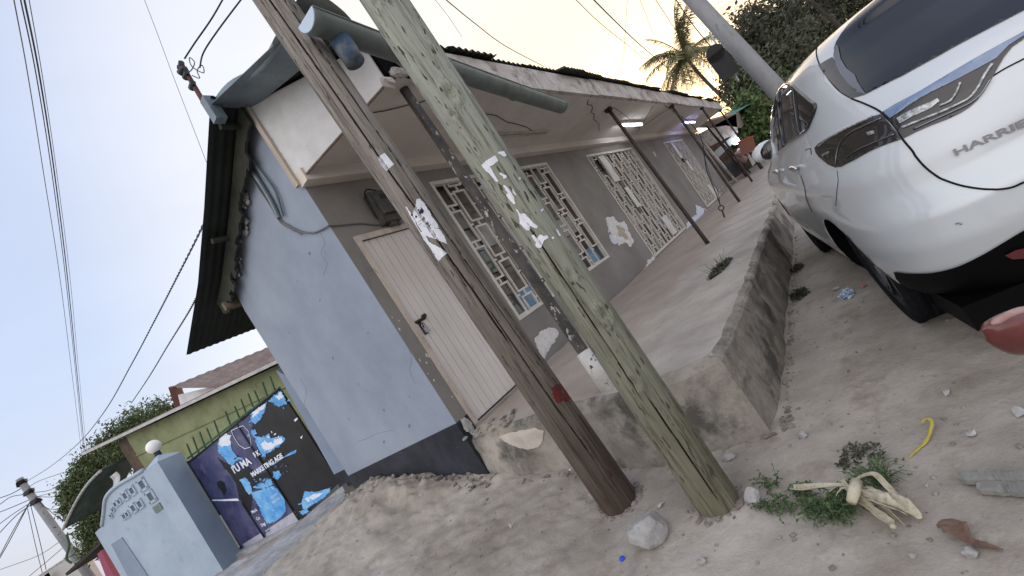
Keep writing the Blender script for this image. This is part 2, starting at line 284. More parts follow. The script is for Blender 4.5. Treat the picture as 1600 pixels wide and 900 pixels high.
def tear(poly,amp,seed,step):
    rg=random.Random(seed); P=jag(poly,amp*.5,seed,step=step); o=[]; n=len(P); cx=sum(p[0] for p in P)/n; cy=sum(p[1] for p in P)/n
    for i,p in enumerate(P):
        p=Vector((p[0],p[1])); 
        if rg.random()<.22:
            d=(p-Vector((cx,cy))); d=d.normalized() if d.length>0 else d; p=p+d*rg.uniform(-2.5,2.2)*amp
        o.append(p)
    return o
def tri2d(poly,step):      # triangulate a 2D polygon with interior points
    n=len(poly); xs=[p[0] for p in poly]; ys=[p[1] for p in poly]; pts=[Vector((p[0],p[1])) for p in poly]
    def inside(x,y):
        c=False; j=n-1
        for i in range(n):
            xi,yi=poly[i][0],poly[i][1]; xj,yj=poly[j][0],poly[j][1]
            if (yi>y)!=(yj>y) and x<(xj-xi)*(y-yi)/(yj-yi)+xi: c=not c
            j=i
        return c
    y=min(ys)+step/2; r=0
    while y<max(ys):
        x=min(xs)+step/2*(r%2)
        while x<max(xs):
            if inside(x,y): pts.append(Vector((x,y)))
            x+=step
        y+=step; r+=1
    e=[(i,(i+1)%n) for i in range(n)]
    v,_,f,*_r=geometry.delaunay_2d_cdt(pts,e,[],1,1e-5)
    ff=[]
    for t in f:
        cx=sum(v[i].x for i in t)/len(t); cy=sum(v[i].y for i in t)/len(t)
        if inside(cx,cy): ff.append(tuple(t))
    return v,ff
def bvh_of(objs):
    vs=[];fs=[]
    for o in objs:
        t=wloc(o); n=len(vs); vs+= [v.co+t for v in o.data.vertices]; fs+=[tuple(i+n for i in p.vertices) for p in o.data.polygons]
    return BVHTree.FromPolygons(vs,fs)
def cling(name,bvh,poly,step,off,m,parent,thick=0,smooth=True):   # a sheet that clings to a surface, its outline surveyed from the photo
    v,f=tri2d(poly,step); out=[]; okk=[]; c=Vector(C0)
    for p in v:
        d=Vector(ray((p.x,p.y))).normalized(); h=bvh.ray_cast(c,d)
        if h[0] is None: out.append(Vector((0,0,0))); okk.append(False)
        else:
            nn=h[1] if h[1].dot(d)<0 else -h[1]; out.append(h[0]+nn*off); okk.append(True)
    ff=[t for t in f if all(okk[i] for i in t)]
    # drop faces stretched over a silhouette
    ff=[t for t in ff if max((out[t[i]]-out[t[i-1]]).length for i in range(len(t)))<(.25 if step<6 else 1)]
    ff=[t if (out[t[1]]-out[t[0]]).cross(out[t[2]]-out[t[0]]).dot(c-out[t[0]])>0 else t[::-1] for t in ff]
    used=sorted({i for t in ff for i in t}); mp={k:i for i,k in enumerate(used)}
    if not ff: return None
    return build(name,[out[i] for i in used],[tuple(mp[i] for i in t) for t in ff],m,parent,smooth)
def cast(bvh,p,off=0):
    d=Vector(ray(p)).normalized(); h=bvh.ray_cast(Vector(C0),d)
    return (h[0]+(h[1] if h[1].dot(d)<0 else -h[1])*off) if h[0] is not None else None
def textmesh(name,s,size,p0,ex,ey,m,parent,thick=.002,bold=0,shear=0):   # writing: p0 baseline start, ex along, ey up
    cu=bpy.data.curves.new('writing','FONT'); cu.body=s; cu.size=size; cu.extrude=thick; cu.offset=bold; cu.shear=shear
    to=bpy.data.objects.new('writing',cu); COL.objects.link(to); dg=bpy.context.evaluated_depsgraph_get(); me=to.evaluated_get(dg).to_mesh()
    ex=Vector(ex).normalized(); ez=ex.cross(Vector(ey)).normalized(); ey=ez.cross(ex)
    vs=[Vector(p0)+ex*v.co.x+ey*v.co.y+ez*v.co.z for v in me.vertices]; fs=[tuple(p.vertices) for p in me.polygons]
    to.to_mesh_clear if False else None; bpy.data.objects.remove(to)
    return build(name,vs,fs,m,parent)
def vn(x,y,seed,f):        # smooth value noise on arrays
    x=x*f+seed*17.3; y=y*f+seed*9.1; xi=np.floor(x); yi=np.floor(y); xf=x-xi; yf=y-yi
    h=lambda a,b:(np.sin(a*127.1+b*311.7+seed*7.7)*43758.5453)%1.0
    u=xf*xf*(3-2*xf); v=yf*yf*(3-2*yf)
    return (h(xi,yi)*(1-u)+h(xi+1,yi)*u)*(1-v)+(h(xi,yi+1)*(1-u)+h(xi+1,yi+1)*u)*v-.5
def sst(a,b,x): t=np.clip((x-a)/(b-a),0,1); return t*t*(3-2*t)
rnd=random.Random(5)
# ------------------------------------------------------------ ground
def gbase(x,y):
    z=.20*sst(1.3,3.6,y)+.36*sst(3.3,5.6,y)-.17*sst(5.55,6.2,y)
    z=z+.11*np.exp(-((x-2.50)**2/.12+(y-4.7)**2/.9))*(1+1.1*vn(x,y,9,5)+.8*vn(x,y,10,14))        # the heap of soil against the blue wall
    return z-.15*sst(2.2,.2,x)*sst(4,7,y)
def gfine(x,y):
    k=.55+.9*sst(1.2,2.6,y)
    return vn(x,y,1,1.3)*.05+vn(x,y,2,4)*.026*k+vn(x,y,3,11)*.018*k+vn(x+.3*vn(x,y,6,3),y,5,19)*.010*k+vn(x,y,4,38)*.006*k
def gz(x,y): return float(gbase(np.float64(x),np.float64(y))+gfine(np.float64(x),np.float64(y))*.9)
def graded(lo,hi,step,far,g):
    a=list(np.arange(lo,hi,step)); s=step; x=hi; up=[]
    while x<far: up.append(x); s*=g; x+=s
    up.append(far); s=step; x=lo; dn=[]
    while x>-far: s*=g; x-=s; dn.append(max(x,-far))
    return np.array(dn[::-1]+a+up)
gx=graded(1.0,4.6,.022,900,1.09); gy=graded(-.3,6.5,.026,900,1.09)
X,Y=np.meshgrid(gx,gy,indexing='ij'); Z=gbase(X,Y)+gfine(X,Y)*.9
near=(np.abs(X)<60)&(np.abs(Y)<60); Z=np.where(near,Z,gbase(X,Y))
nx,ny=X.shape; idx=np.arange(nx*ny).reshape(nx,ny)
F=np.stack([idx[:-1,:-1],idx[1:,:-1],idx[1:,1:],idx[:-1,1:]],-1).reshape(-1,4)
g=build('ground',np.stack([X,Y,Z],-1).reshape(-1,3).tolist(),F.tolist(),M_ground,None,True,base=(0,0,0)); tag(g,kind='structure')
# concrete apron in front of the gate
def slab_from(name,poly,m,thick,parent=None,amp=.02,seed=1,kind=None,dome=.01,step=.09):
    P=jag([(p[0],p[1]) for p in poly],amp,seed,step=step)
    zc=lambda x,y: np.interp(y,[p[1] for p in sorted(poly,key=lambda q:q[1])],[p[2] for p in sorted(poly,key=lambda q:q[1])])
    v,f=tri2d(P,step); top=[Vector((p.x,p.y,float(zc(p.x,p.y))+.012*mn.noise(Vector((p.x*6,p.y*6,seed))))) for p in v]
    n=len(P); bot=[Vector((p[0]+.012*mn.noise(Vector((p[0]*9,p[1]*9,1))),p[1],top[i].z-thick)) for i,p in enumerate(P)]
    f=[t if (top[t[1]]-top[t[0]]).cross(top[t[2]]-top[t[0]]).z>0 else t[::-1] for t in f]
    N=len(top); f+=[(i,(i+1)%n,N+(i+1)%n,N+i) for i in range(n)]
    o=build(name,top+bot,f,m,parent,False)
    if kind: tag(o,kind=kind)
    return o
_r=[(2.05,9.0,.50),(3.35,7.3,.52),(2.80,6.45,.43),(2.45,6.1,.42),(2.15,6.0,.40),(1.55,6.4,.40),(.9,8.2,.30),(1.4,9.2,.36)]
slab_from('ramp',[(a,b,c+.0-.03*(b>8)) for a,b,c in _r],M_ramp,.25,kind='structure',amp=.04,seed=4)
# ------------------------------------------------------------ veranda platform
def platform():
    ring=[(2.74,3.46),(2.64,3.0),(2.60,2.6),(2.56,2.3),(2.49,1.9),(2.43,1.6),(2.45,1.15),(2.50,.92),(3.4,.895),(5,.90),(7.5,.90),(11,.9),(16,.9),(24,.9),(24,3.46)]
    P=[];
    for i in range(len(ring)-1):
        a=Vector(ring[i]);b=Vector(ring[i+1]); L=(b-a).length; s=.03 if a.x<4.5 else (.08 if a.x<9 else .4)
        k=max(1,int(L/s))
        if i==len(ring)-2: k=6
        for j in range(k): P.append(a.lerp(b,j/k))
    P.append(Vector(ring[-1]))
    n=len(P); V=[]; 
    def zt(x,y): return .515+.04*(y-.9)
    C=Vector((2.9,2.2))
    def outn(i):
        a=P[i-1] if i>0 else P[0]; b=P[i+1] if i<n-1 else P[-1]; t=(b-a).normalized(); return Vector((t.y,-t.x))*-1
    rows=[]
    for (h,ins) in ((-.12,-.0),(.10,-.005),(.25,.0),(.40,.005),(.47,.0),(None,.012),(None,.05)):
        row=[]
        for i,p in enumerate(P):
            o=outn(i); 
            if o.dot(C-p)>0 and p.x<3: o=-o
            if p.x>=2.6 and p.y<1.5: o=Vector((0,-1))
            if i>n-8: o=Vector((1,0))
            ends=sst(2.9,3.3,p.y) if p.x<3 else 0
            wob=.018*mn.noise(Vector((p.x*7,p.y*7,(h or .5)*6)))+.03*mn.noise(Vector((p.x*2.2,p.y*2.2,(h or .5)*2)))
            q=p+o*(wob-ins)
            if h is None:
                z=zt(*p)-(.018+.02*abs(mn.noise(Vector((p.x*9,p.y*9,3)))) if ins<.03 else .0)
            else: z=h
            z-=.0 if h is not None else .05*float(ends)
            row.append(Vector((q.x,q.y,z)))
        rows.append(row)
    V=[v for r in rows for v in r]; fs=[]
    for r in range(len(rows)-1):
        for i in range(n-1): fs.append((r*n+i,r*n+i+1,(r+1)*n+i+1,(r+1)*n+i))
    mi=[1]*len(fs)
    # top sheet
    inner=[(v.x,v.y) for v in rows[-1]]; k0=(len(rows)-1)*n
    # strip triangulation through tri2d with a grid
    tv,tf=tri2d(inner,.11)
    base=len(V)
    for i,p in enumerate(tv):
        if i<n: V.append(rows[-1][i])
        else: V.append(Vector((p.x,p.y,zt(p.x,p.y)+.014*mn.noise(Vector((p.x*3,p.y*3,0)))+.006*mn.noise(Vector((p.x*14,p.y*14,0))))))
    for t in tf:
        t=[base+i for i in t]
        if (V[t[1]]-V[t[0]]).cross(V[t[2]]-V[t[0]]).z<0: t=t[::-1]
        fs.append(tuple(t)); mi.append(0)
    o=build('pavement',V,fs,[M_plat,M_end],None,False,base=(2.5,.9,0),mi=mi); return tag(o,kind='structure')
plat=platform()
# ------------------------------------------------------------ the corner house
YF=3.44; XG=2.72
house=thing('corner_house',(XG,YF,.2),'long low house with pale blue gable wall, grey front and barred windows under a veranda','house')
prof=[(2.02,3.90),(3.42,4.43),(4.54,3.99),(5.6,3.62),(7.05,3.28)]        # roof line across the house (y,z)
def roofz(y): return float(np.interp(y,[p[0] for p in prof],[p[1] for p in prof]))
YB=5.74
# gable wall
gp=[(XG,YF,.75)]+[(XG,YF,roofz(YF)-.01)]+[(XG,y,roofz(y)-.01) for y in (4.0,4.54,5.1,5.5)]+[(XG,YB-.06,roofz(5.6)-.10),(XG,YB,3.2),(XG,YB,.75)]
MB().prism(gp,(.2,0,0)).build('gable_wall',M_blue,house)
MB().box((XG-.012,YF-.008,-.1),(XG+.2,YB+.002,.765)).build('plinth',M_black,house)
# front wall with openings
wins=[(4.36,7.55,1.2,3.26),(9.40,12.60,.64,3.27),(16.0,18.9,.66,3.26)]
door=(2.93,3.83,.64,2.75)
def front_wall():
    ops=[door]+wins; xs=sorted({XG+.2,22.0}|{o[i] for o in ops for i in (0,1)}); zs=sorted({.4,3.62}|{o[i] for o in ops for i in (2,3)}); m=MB()
    for i in range(len(xs)-1):
        for j in range(len(zs)-1):
            cx=(xs[i]+xs[i+1])/2; cz=(zs[j]+zs[j+1])/2
            if any(a<cx<b and c<cz<d for a,b,c,d in ops): continue
            m.box((xs[i],YF,zs[j]),(xs[i+1],YF+.18,zs[j+1]))
    m.box((XG+.002,YF-.001,.765),(XG+.2,YF+.18,3.62))
    return m.build('front_wall',M_grey,house)
fw=front_wall()
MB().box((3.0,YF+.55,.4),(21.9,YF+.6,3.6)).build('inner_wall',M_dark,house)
MB().box((XG+.01,YB-.2,.3),(22,YB-.02,3.3)).build('rear_wall',M_grey,house)
MB().box((21.8,YF+.18,.4),(22,YB-.2,3.9)).build('far_gable_wall',M_grey,house)
# veranda slab, cornice, fascia, end panel
ce=[(2.70,3.45),(2.90,2.80),(3.02,2.40),(3.12,2.12),(22.0,2.06),(22.0,3.45)]
def ceiling():
    P=[];n=len(ce)
    for i in range(n):
        a=Vector(ce[i]);b=Vector(ce[(i+1)%n]); L=(b-a).length; k=max(1,int(L/.35))
        for j in range(k): P.append(a.lerp(b,j/k))
    v,f=tri2d([(p.x,p.y) for p in P],.3)
    V=[Vector((p.x,p.y,3.56+.012*mn.noise(Vector((p.x*.9,p.y*.9,0)))-.0)) for p in v]
    f=[t if (V[t[1]]-V[t[0]]).cross(V[t[2]]-V[t[0]]).z<0 else t[::-1] for t in f]
    return build('veranda_ceiling',V,f,M_soff,house,True)
vc=ceiling()
MB().box((XG-.03,YF-.13,3.43),(22,YF+.0,3.565)).build('cornice',M_soff,house)
# fascia: uneven slabs along the front
m=MB(); x=3.35; rr=random.Random(3)
while x<21.9:
    L=rr.uniform(.9,1.6); x2=min(22,x+L); dy=rr.uniform(-.012,.012); dz=rr.uniform(-.01,.012)
    m.box((x,2.045+dy,3.545+dz),(x2-.006,2.115,3.87+dz)); x=x2
m.build('fascia',M_fasc,house)
a=Vector((2.69,3.43,0)); b=Vector((3.00,2.16,0)); poly=[]
for t in np.linspace(0,1,9):
    p=a.lerp(b,t); poly.append((p.x,p.y,3.50+.03*t))
for t in np.linspace(1,0,9):
    p=a.lerp(b,t); poly.append((p.x,p.y,roofz(p.y)-.05))
MB().prism(poly,(.045,.012,0)).build('end_panel',M_white,house)
MB().obox((2.675,3.455,3.93),Vector((1,0,0)),Vector((0,1,0)),Vector((0,0,1)),.018,.03,.47).build('corner_batten',M_frame,house)
MB().tube([(2.70,3.40,3.49),(2.99,2.2,3.52)],.012,6).build('edge_batten',M_wood0,house)
# broken hole at slab corner
brk=[((3.05,2.17,3.55),.10),((3.18,2.13,3.62),.12),((3.3,2.1,3.72),.1)]
m=MB()
for i,(c,r) in enumerate(brk): m.blob(c,r*.8,r*.35,r*.55,i+11,.6)
m.build('broken_masonry',M_fasc,house)
MB().box((3.04,2.13,3.60),(3.34,2.35,3.86)).build('dark_cavity',M_dark,house)
# roof sheets (corrugated), ragged at the eave
def corr(name,x0,x1,path,m,parent,amp=.012,wl=.085,rag=None,seed=0,thick=True,nx=None,curl=0):
    nx=nx or int((x1-x0)/(wl/6)); V=[]; fs=[]; ny=len(path); rg=random.Random(seed); sheet={}
    for i in range(nx+1):
        x=x0+(x1-x0)*i/nx; s=int((x-x0)/.82); 
        if s not in sheet: sheet[s]=(rg.uniform(-1,1),rg.uniform(-.4,1))
        for j,(y,z) in enumerate(path):
            yy,zz=y,z+amp*math.sin(2*math.pi*x/wl)
            if rag and j==0:
                e=rag*sheet[s][0]+.012*mn.noise(Vector((x*14,seed,0)))
                dy=path[1][0]-y; dz=path[1][1]-z; l=math.hypot(dy,dz); yy-=dy/l*e; zz-=dz/l*e
            if rag and j<3: zz+=.022*max(0,sheet[s][1])+.02*mn.noise(Vector((x*1.7,j,seed)))
            V.append((x,yy,zz))
    for i in range(nx):
        for j in range(ny-1): a=i*ny+j; fs.append((a,a+ny,a+ny+1,a+1))
    return build(name,V,fs,m,parent,True)
def sub(path,n=4):
    o=[]
    for i in range(len(path)-1):
        for k in range(n): t=k/n; o.append((path[i][0]*(1-t)+path[i+1][0]*t,path[i][1]*(1-t)+path[i+1][1]*t))
    o.append(path[-1]); return o
corr('front_roof',2.42,22.6,sub([(2.0,3.90),(3.42,4.44)],5),M_roof,house,rag=.09,seed=3,amp=.024,wl=.115)
corr('back_roof',2.36,22.6,sub([(3.40,4.45),(4.54,4.02),(5.6,3.66),(7.05,3.30)],4),M_roofg,house,rag=None,seed=4,amp=.005,wl=.09)
# ragged bargeboard hanging under the verge, crumbling mortar
m=MB(); rg=random.Random(8)
for y0,y1,w in ((3.45,4.54,.05),(4.54,5.6,.045),(5.6,6.0,.04)):
    p=[(2.60,y0,roofz(y0)-.01),(2.60,y1,roofz(y1)-.01)]; k=10
    for i in range(k):
        a=Vector(p[0]).lerp(Vector(p[1]),i/k); b=Vector(p[0]).lerp(Vector(p[1]),(i+1)/k); h=rg.uniform(.16,.27)
        m.prism([a,b,b-Vector((0,0,h)),a-Vector((0,0,h+rg.uniform(-.03,.03)))],(.03,0,0))
m.build('verge_board',M_roof,house)
m=MB(); rg=random.Random(9)
for i in range(46):
    y=rg.uniform(4.3,5.75); z=roofz(y)-.05-rg.uniform(0,.16); r=rg.uniform(.012,.035)
    m.blob((2.62-rg.uniform(0,.02)+.08,y,z),r*.6,r*1.3,r*1.2,i,.7,1)
m.build('crumbling_mortar',M_stone,house)['kind']='stuff'
MB().obox((2.66,5.80,3.36),Vector((1,0,0)),Vector((0,1,-.25)).normalized(),Vector((0,.25,1)).normalized(),.10,.035,.05).build('roof_beam',M_wood0,house)
for y in (3.62,4.9): MB().tube([(2.42,y,roofz(y)-.055),(3.2,y,roofz(y)-.055)],.030,8).build('purlin',M_roof,house)
# rolled slate-blue verge sheet on the front slope
def roll():
    V=[];fs=[];n=14;k=16
    for i in range(k+1):
        t=i/k; c=Vector((2.40+.02*math.sin(t*5),3.44,4.42)).lerp(Vector((2.36,1.98,3.90)),t); c.z+=.03*math.sin(t*9)
        r=.050+.010*math.sin(t*7+1)
        for j in range(n+1):
            a=math.pi*(-.35+1.25*j/n); V.append(c+Vector((-.02-math.sin(a)*r*1.0+.07,0,math.cos(a)*r)))
    for i in range(k):
        for j in range(n): a=i*(n+1)+j; fs.append((a,a+1,a+n+2,a+n+1))
    o=build('verge_roll',V,fs,M_rolled,house,True); s=o.modifiers.new('thick','SOLIDIFY'); s.thickness=.004; return o
roll()
build('verge_sheet',[(2.34,3.47,4.40),(2.34,2.0,3.88),(2.72,2.0,3.845),(2.72,3.47,4.375),(2.34,3.47,4.405),(2.34,2.0,3.885),(2.72,2.0,3.85),(2.72,3.47,4.38)],[(0,1,2,3),(7,6,5,4),(0,4,5,1),(1,5,6,2),(2,6,7,3),(3,7,4,0)],M_rolled,house)
MB().obox((2.36,3.47,4.36),Vector((1,0,0)),Vector((0,1,0)),Vector((0,0,1)),.05,.045,.12).build('ridge_end_cap',M_rolled,house)
# curled loose sheet standing on the eave
def curled():
    V=[];fs=[];n=22
    p0=atd((470,18),2.95); p1=atd((548,30),3.25); ex=(p1-p0); up=Vector((0,0,1)); back=Vector((.1,.9,.25))
    for i in range(n+1):
        t=i/n; 
        for k in range(7):
            s=k/6; q=p0+ex*t+up*(.20*math.sin(math.pi*t)**.6*(1-.15*s))+back*(.5*s)+Vector((0,0,.01*mn.noise(Vector((t*5,s*5,0))))); V.append(q)
    for i in range(n):
        for k in range(6): a=i*7+k; fs.append((a,a+1,a+8,a+7))
    # front lip closes the end
    b=len(V)
    for i in range(n+1): t=i/n; V.append(p0+ex*t-up*.03)
    for i in range(n): fs.append((i*7,(i+1)*7,b+i+1,b+i))
    o=build('curled_sheet',V,fs,M_roof,house,True); s=o.modifiers.new('thick','SOLIDIFY'); s.thickness=.003
curled()
# gutter: sagging half round channel hanging off the front eave
def gutter():
    a=ony((482,34),1.62); b=ony((878,168),1.88); r=.082; V=[];fs=[];n=16;k=40
    d=(b-a).normalized(); sd=Vector((0,1,0)); sd=(sd-d*sd.dot(d)).normalized(); up=sd.cross(d)*1.0
    if up.z<0: up=-up
    for i in range(k+1):
        t=i/k; c=a.lerp(b,t)+Vector((0,0,-.02*math.sin(math.pi*t)))
        rr=r*(1+.12*t)
        for j in range(n+1):
            an=math.pi*(1.0+1.02*j/n); V.append(c+sd*math.cos(an)*rr+up*(math.sin(an)*rr+.03))
    for i in range(k):
        for j in range(n): q=i*(n+1)+j; fs.append((q,q+1,q+n+2,q+n+1))
    o=build('gutter',V,fs,M_gutter,house,True); s=o.modifiers.new('thick','SOLIDIFY'); s.thickness=.006
    rim=MB()
    for e in (0,n): rim.tube([V[i*(n+1)+e] for i in range(k+1)],.007,6)
    g2=rim.build('gutter_rim',M_gutter,o,True)
    for tt in (.35,.68):
        i=int(tt*k); MB().tube([V[i*(n+1)+j] for j in range(n+1)],.011,5).build('gutter_joint',M_gutter,o,True)
    # closed end cap
    cp=[V[j] for j in range(n+1)]; MB().prism(cp,-d*.008).build('end_cap',M_gcap,o)
    # the roll of the pipe's closed far end
    cp=[V[k*(n+1)+j] for j in range(n+1)]; MB().prism(cp,d*.006).build('end_cap',M_gutter,o)
    c=ony((542,78),1.66); MB().tube([c+Vector((0,0,.10)),c+Vector((.0,0,-.02)),c+Vector((.0,0,-.035)),c+Vector((0,0,-.10))],[.066,.066,.062,.062],24).build('spout',M_spout,o,True)
    return o
gutter()
# door
def make_door():
    x0,x1,z0,z1=door; fr=MB()
    fr.box((x0-.05,YF-.02,z1),(x1+.05,YF+.10,z1+.06)).box((x0-.05,YF-.02,z0),(x0+.01,YF+.10,z1)).box((x1-.01,YF-.02,z0),(x1+.05,YF+.10,z1))
    f=fr.build('door_frame',M_frame,house)
    d=MB(); n=9; w=(x1-x0-.02)/n
    for i in range(n): 
        a=x0+.01+i*w; d.box((a+.003,YF+.012,z0+.012),(a+w-.003,YF+.04,z1-.004))
    d.box((x0+.01,YF+.034,z0+.012),(x1-.01,YF+.05,z1-.004))
    dd=d.build('door',M_door,house)
    MB().box((x0-.05,YF-.05,z0-.06),(x1+.05,YF+.3,z0)).build('door_sill',M_conc,house)
    c=ony((661,498),YF-.01)
    l=MB().box((c.x-.10,YF-.004,c.z-.012),(c.x+.045,YF+.010,c.z+.016)).tube([(c.x-.10,YF-.012,c.z),(c.x+.03,YF-.012,c.z)],.008,8).tube([(c.x+.03,YF-.03,c.z+.02),(c.x+.03,YF+.008,c.z+.02)],.022,12)
    l.box((c.x-.075,YF+.004,c.z-.15),(c.x-.03,YF+.011,c.z))
    l.build('latch',M_iron,dd)
    pl=MB().tube(smoothpath([(c.x-.065,YF-.012,c.z-.09),(c.x-.065,YF-.012,c.z-.05),(c.x-.045,YF-.012,c.z-.035),(c.x-.025,YF-.012,c.z-.05),(c.x-.025,YF-.012,c.z-.09)],4),.005,6)
    pl.box((c.x-.075,YF-.025,c.z-.14),(c.x-.015,YF+.0,c.z-.085)); pl.build('padlock',M_chromed,dd)
make_door()
# windows
def grille(x0,x1,z0,z1,cw,rh,t,seed,boards=(),gap=.09):
    g=MB(); nc=round((x1-x0)/cw); cw=(x1-x0)/nc; rg=random.Random(seed); y=YF+.035
    def inb(x,z): return any(a-.01<x<b+.01 and c-.01<z<d+.01 for a,b,c,d in boards)
    g.box((x0,YF-.012,z1-.05),(x1,YF+.06,z1)); g.box((x0,YF-.012,z0),(x1,YF+.06,z0+.045))
    g.box((x0,YF-.012,z0+.045),(x0+.045,YF+.06,z1-.05)); g.box((x1-.045,YF-.012,z0+.045),(x1,YF+.06,z1-.05))
    for c in range(nc):       # closed upright rectangles, alternating in height, linked by short ties
        off=(c%2)*rh*.5; z=z0-off; xa=x0+c*cw+cw*gap; xb=x0+(c+1)*cw-cw*gap
        while z<z1:
            a=max(z+rh*.06,z0+.03); b=min(z+rh*.94,z1-.03)
            if b-a>.06 and not inb((xa+xb)/2,(a+b)/2) and rg.random()>.015:
                g.box((xa,y-.012,a),(xa+t,y+.012,b)).box((xb-t,y-.012,a),(xb,y+.012,b)).box((xa+t,y-.012,a),(xb-t,y+.012,a+t)).box((xa+t,y-.012,b-t),(xb-t,y+.012,b))
                if b+rh*.12<z1: g.box(((xa+xb)/2-t/2,y-.01,b),((xa+xb)/2+t/2,y+.01,b+rh*.12))
                if xb+2*cw*gap<x1: g.box((xb,y-.01,(a+b)/2-t/2),(xb+2*cw*gap,y+.01,(a+b)/2+t/2))
            z+=rh
    return g
pane_m=[mat('brown_glass',(.11,.085,.068),rough=.35,spec=.5),mat('grey_glass',(.19,.19,.175),rough=.35,spec=.5),mat('green_grey_glass',(.10,.12,.10),rough=.2,spec=.5),mat('sky_blue_glass',(.17,.32,.46),rough=.3,spec=.5),mat('pale_frosted_glass',(.36,.355,.33),rough=.5)]
pane_s=[mat('dusty_curtain',(.13,.10,.08),(.2,.16,.13),None,scale=3,rough=.9)]
def window(k,cw,rh,t,boards,blue):
    x0,x1,z0,z1=wins[k]; o=grille(x0,x1,z0,z1,cw,rh,t,k,boards).build('window_grille' if False else 'window',M_grille,house)
    rg=random.Random(20+k); V=[];fs=[];mi=[]
    nx=int((x1-x0)/(.38)); nz=int((z1-z0)/.34)
    for i in range(nx):
        for j in range(nz):
            a=x0+(x1-x0)*i/nx+.006; b=x0+(x1-x0)*(i+1)/nx-.006; c=z0+(z1-z0)*j/nz+.005; d=z0+(z1-z0)*(j+1)/nz-.005
            if rg.random()<.07: continue
            y=YF+.13+rg.uniform(-.01,.01); y2=y+rg.uniform(.0,.03); n=len(V)
            V+=[(a,y,c),(b,y,c),(b,y2,d),(a,y2,d)]; fs.append((n,n+1,n+2,n+3))
            u=rg.random(); fr=j/nz
            mi.append(3 if (fr<.3 and u<blue) else (4 if u<.36-.2*fr else 1 if u<.70-.35*fr else 0 if u<.9 else 2))
    build('pane',V,fs,pane_m,o,mi=mi)
    m=MB(); 
    for i in range(1,nx): xx=x0+(x1-x0)*i/nx; m.box((xx-.012,YF+.115,z0),(xx+.012,YF+.125,z1))
    m.box((x0,YF+.11,z0+.05),(x0+.03,YF+.125,z1)); m.build('mullion',M_recess,o)
    if boards:
        for q in boards: MB().box((q[0],YF+.005,q[2]),(q[1],YF+.028,q[3])).build('board',M_board,o)
    MB().box((x0,YF+.18,z0),(x1,YF+.2,z1)).build('unlit_backing',M_dark if k==2 else M_recess,o)  # dark sheet stands in for the unlit room behind the panes
    return o
window(0,.32,.55,.026,[],.6)
window(1,.29,.38,.021,[(10.05,10.42,2.50,3.20),(10.35,10.6,1.75,2.3),(11.35,11.8,.72,1.25)],.1)
window(2,.30,.38,.021,[(16.95,17.3,2.55,3.2),(17.3,17.6,2.0,2.4),(18.0,18.4,.72,1.25)],.0)
# bare patches where the paint has come off the front wall
fb=bvh_of([fw])
for i,(pl,mm) in enumerate([([(947,340),(958,338),(966,348),(976,346),(982,362),(990,375),(985,386),(976,378),(968,384),(958,372),(950,358)],M_patch),
    ([(962,352),(974,356),(984,376),(978,374),(966,368)],M_patcht),([(949,360),(958,372),(966,380),(960,382),(952,372)],M_patchb),
    ([(985,452),(992,440),(998,436),(1003,425),(1009,418),(1012,406),(1018,403),(1022,394),(1026,398),(1017,412),(1006,432),(990,452),(985,455)],M_patch),
    ([(1072,349),(1078,342),(1084,339),(1088,334),(1086,320),(1090,322),(1096,324),(1104,328),(1096,338),(1086,348),(1078,358),(1073,360)],M_patchb),
    ([(1124,295),(1130,290),(1136,286),(1141,289),(1138,298),(1130,305),(1126,304)],M_patch),
    ([(835,530),(844,518),(858,512),(868,513),(873,520),(866,535),(858,545),(850,560),(843,552),(838,541)],M_patch),
    ([(1022,236),(1024,240),(1027,244),(1023,244),(1020,239)],M_patch),
    ([(873,552),(878,548),(880,556),(874,562)],M_patch)]):
    p=jag(pl,1.3,i,step=2.2); fl=cling('bare_patch',fb,p,3,.003+.001*(i%3),mm,house,smooth=False)
# small flakes by the corner and on the plinth edge
m=MB(); rg=random.Random(4)
for i in range(12):
    z=rg.uniform(.8,2.9); m.blob((XG+.03+rg.uniform(-.02,.25)*rg.random(),YF-.002,z),rg.uniform(.004,.010),.002,rg.uniform(.006,.022),i,.9,1)
m.build('paint_flake',M_patch,house)['kind']='stuff'
MB().blob((2.80,3.42,.68),.055,.02,.08,5,.9).build('broken_corner',M_stone,house)
# veranda posts
posts=[((3.30,2.25,3.56),(2.62,1.74,.50)),((8.85,2.36,3.56),(7.40,1.88,.53)),((13.1,2.13,3.56),(11.85,1.90,.53)),((17.3,2.1,3.56),(17.0,2.08,.53)),((21.6,2.13,3.56),(22.3,2.2,.53))]
for i,(a,b) in enumerate(posts):
    a=Vector(a);b=Vector(b); r=.043 if i==0 else .033; d=(a-b).normalized()
    k=14; pts=[b.lerp(a,t/k) for t in range(k+1)]
    m=MB().tube(pts,[r*(1+.05*mn.noise(Vector((j,i,0)))) for j in range(k+1)],16)
    o=m.build('veranda_post',M_ironp if i==0 else M_iron,house,True)
    if i==0:
        o['label']='rusty veranda post with white paint peeling off'
        MB().tube([b+Vector((0,0,.0)),b+d*.34],.058,16).build('post_sleeve',mat('whitewashed_sleeve',(.45,.43,.40),(.6,.58,.55),(.05,.045,.04),scale=8,rough=.8,extra=(2,.56,.62)),o,True)
        MB().obox(a-d*.28,Vector((1,0,0)),Vector((0,1,0)),d,.05,.012,.30).build('post_bracket',M_iron,o)
    else:
        MB().obox(a-Vector((.02,0,.03)),Vector((1,0,0)),Vector((0,1,0)),Vector((0,0,1)),.08,.06,.03).build('post_head',M_iron,o)
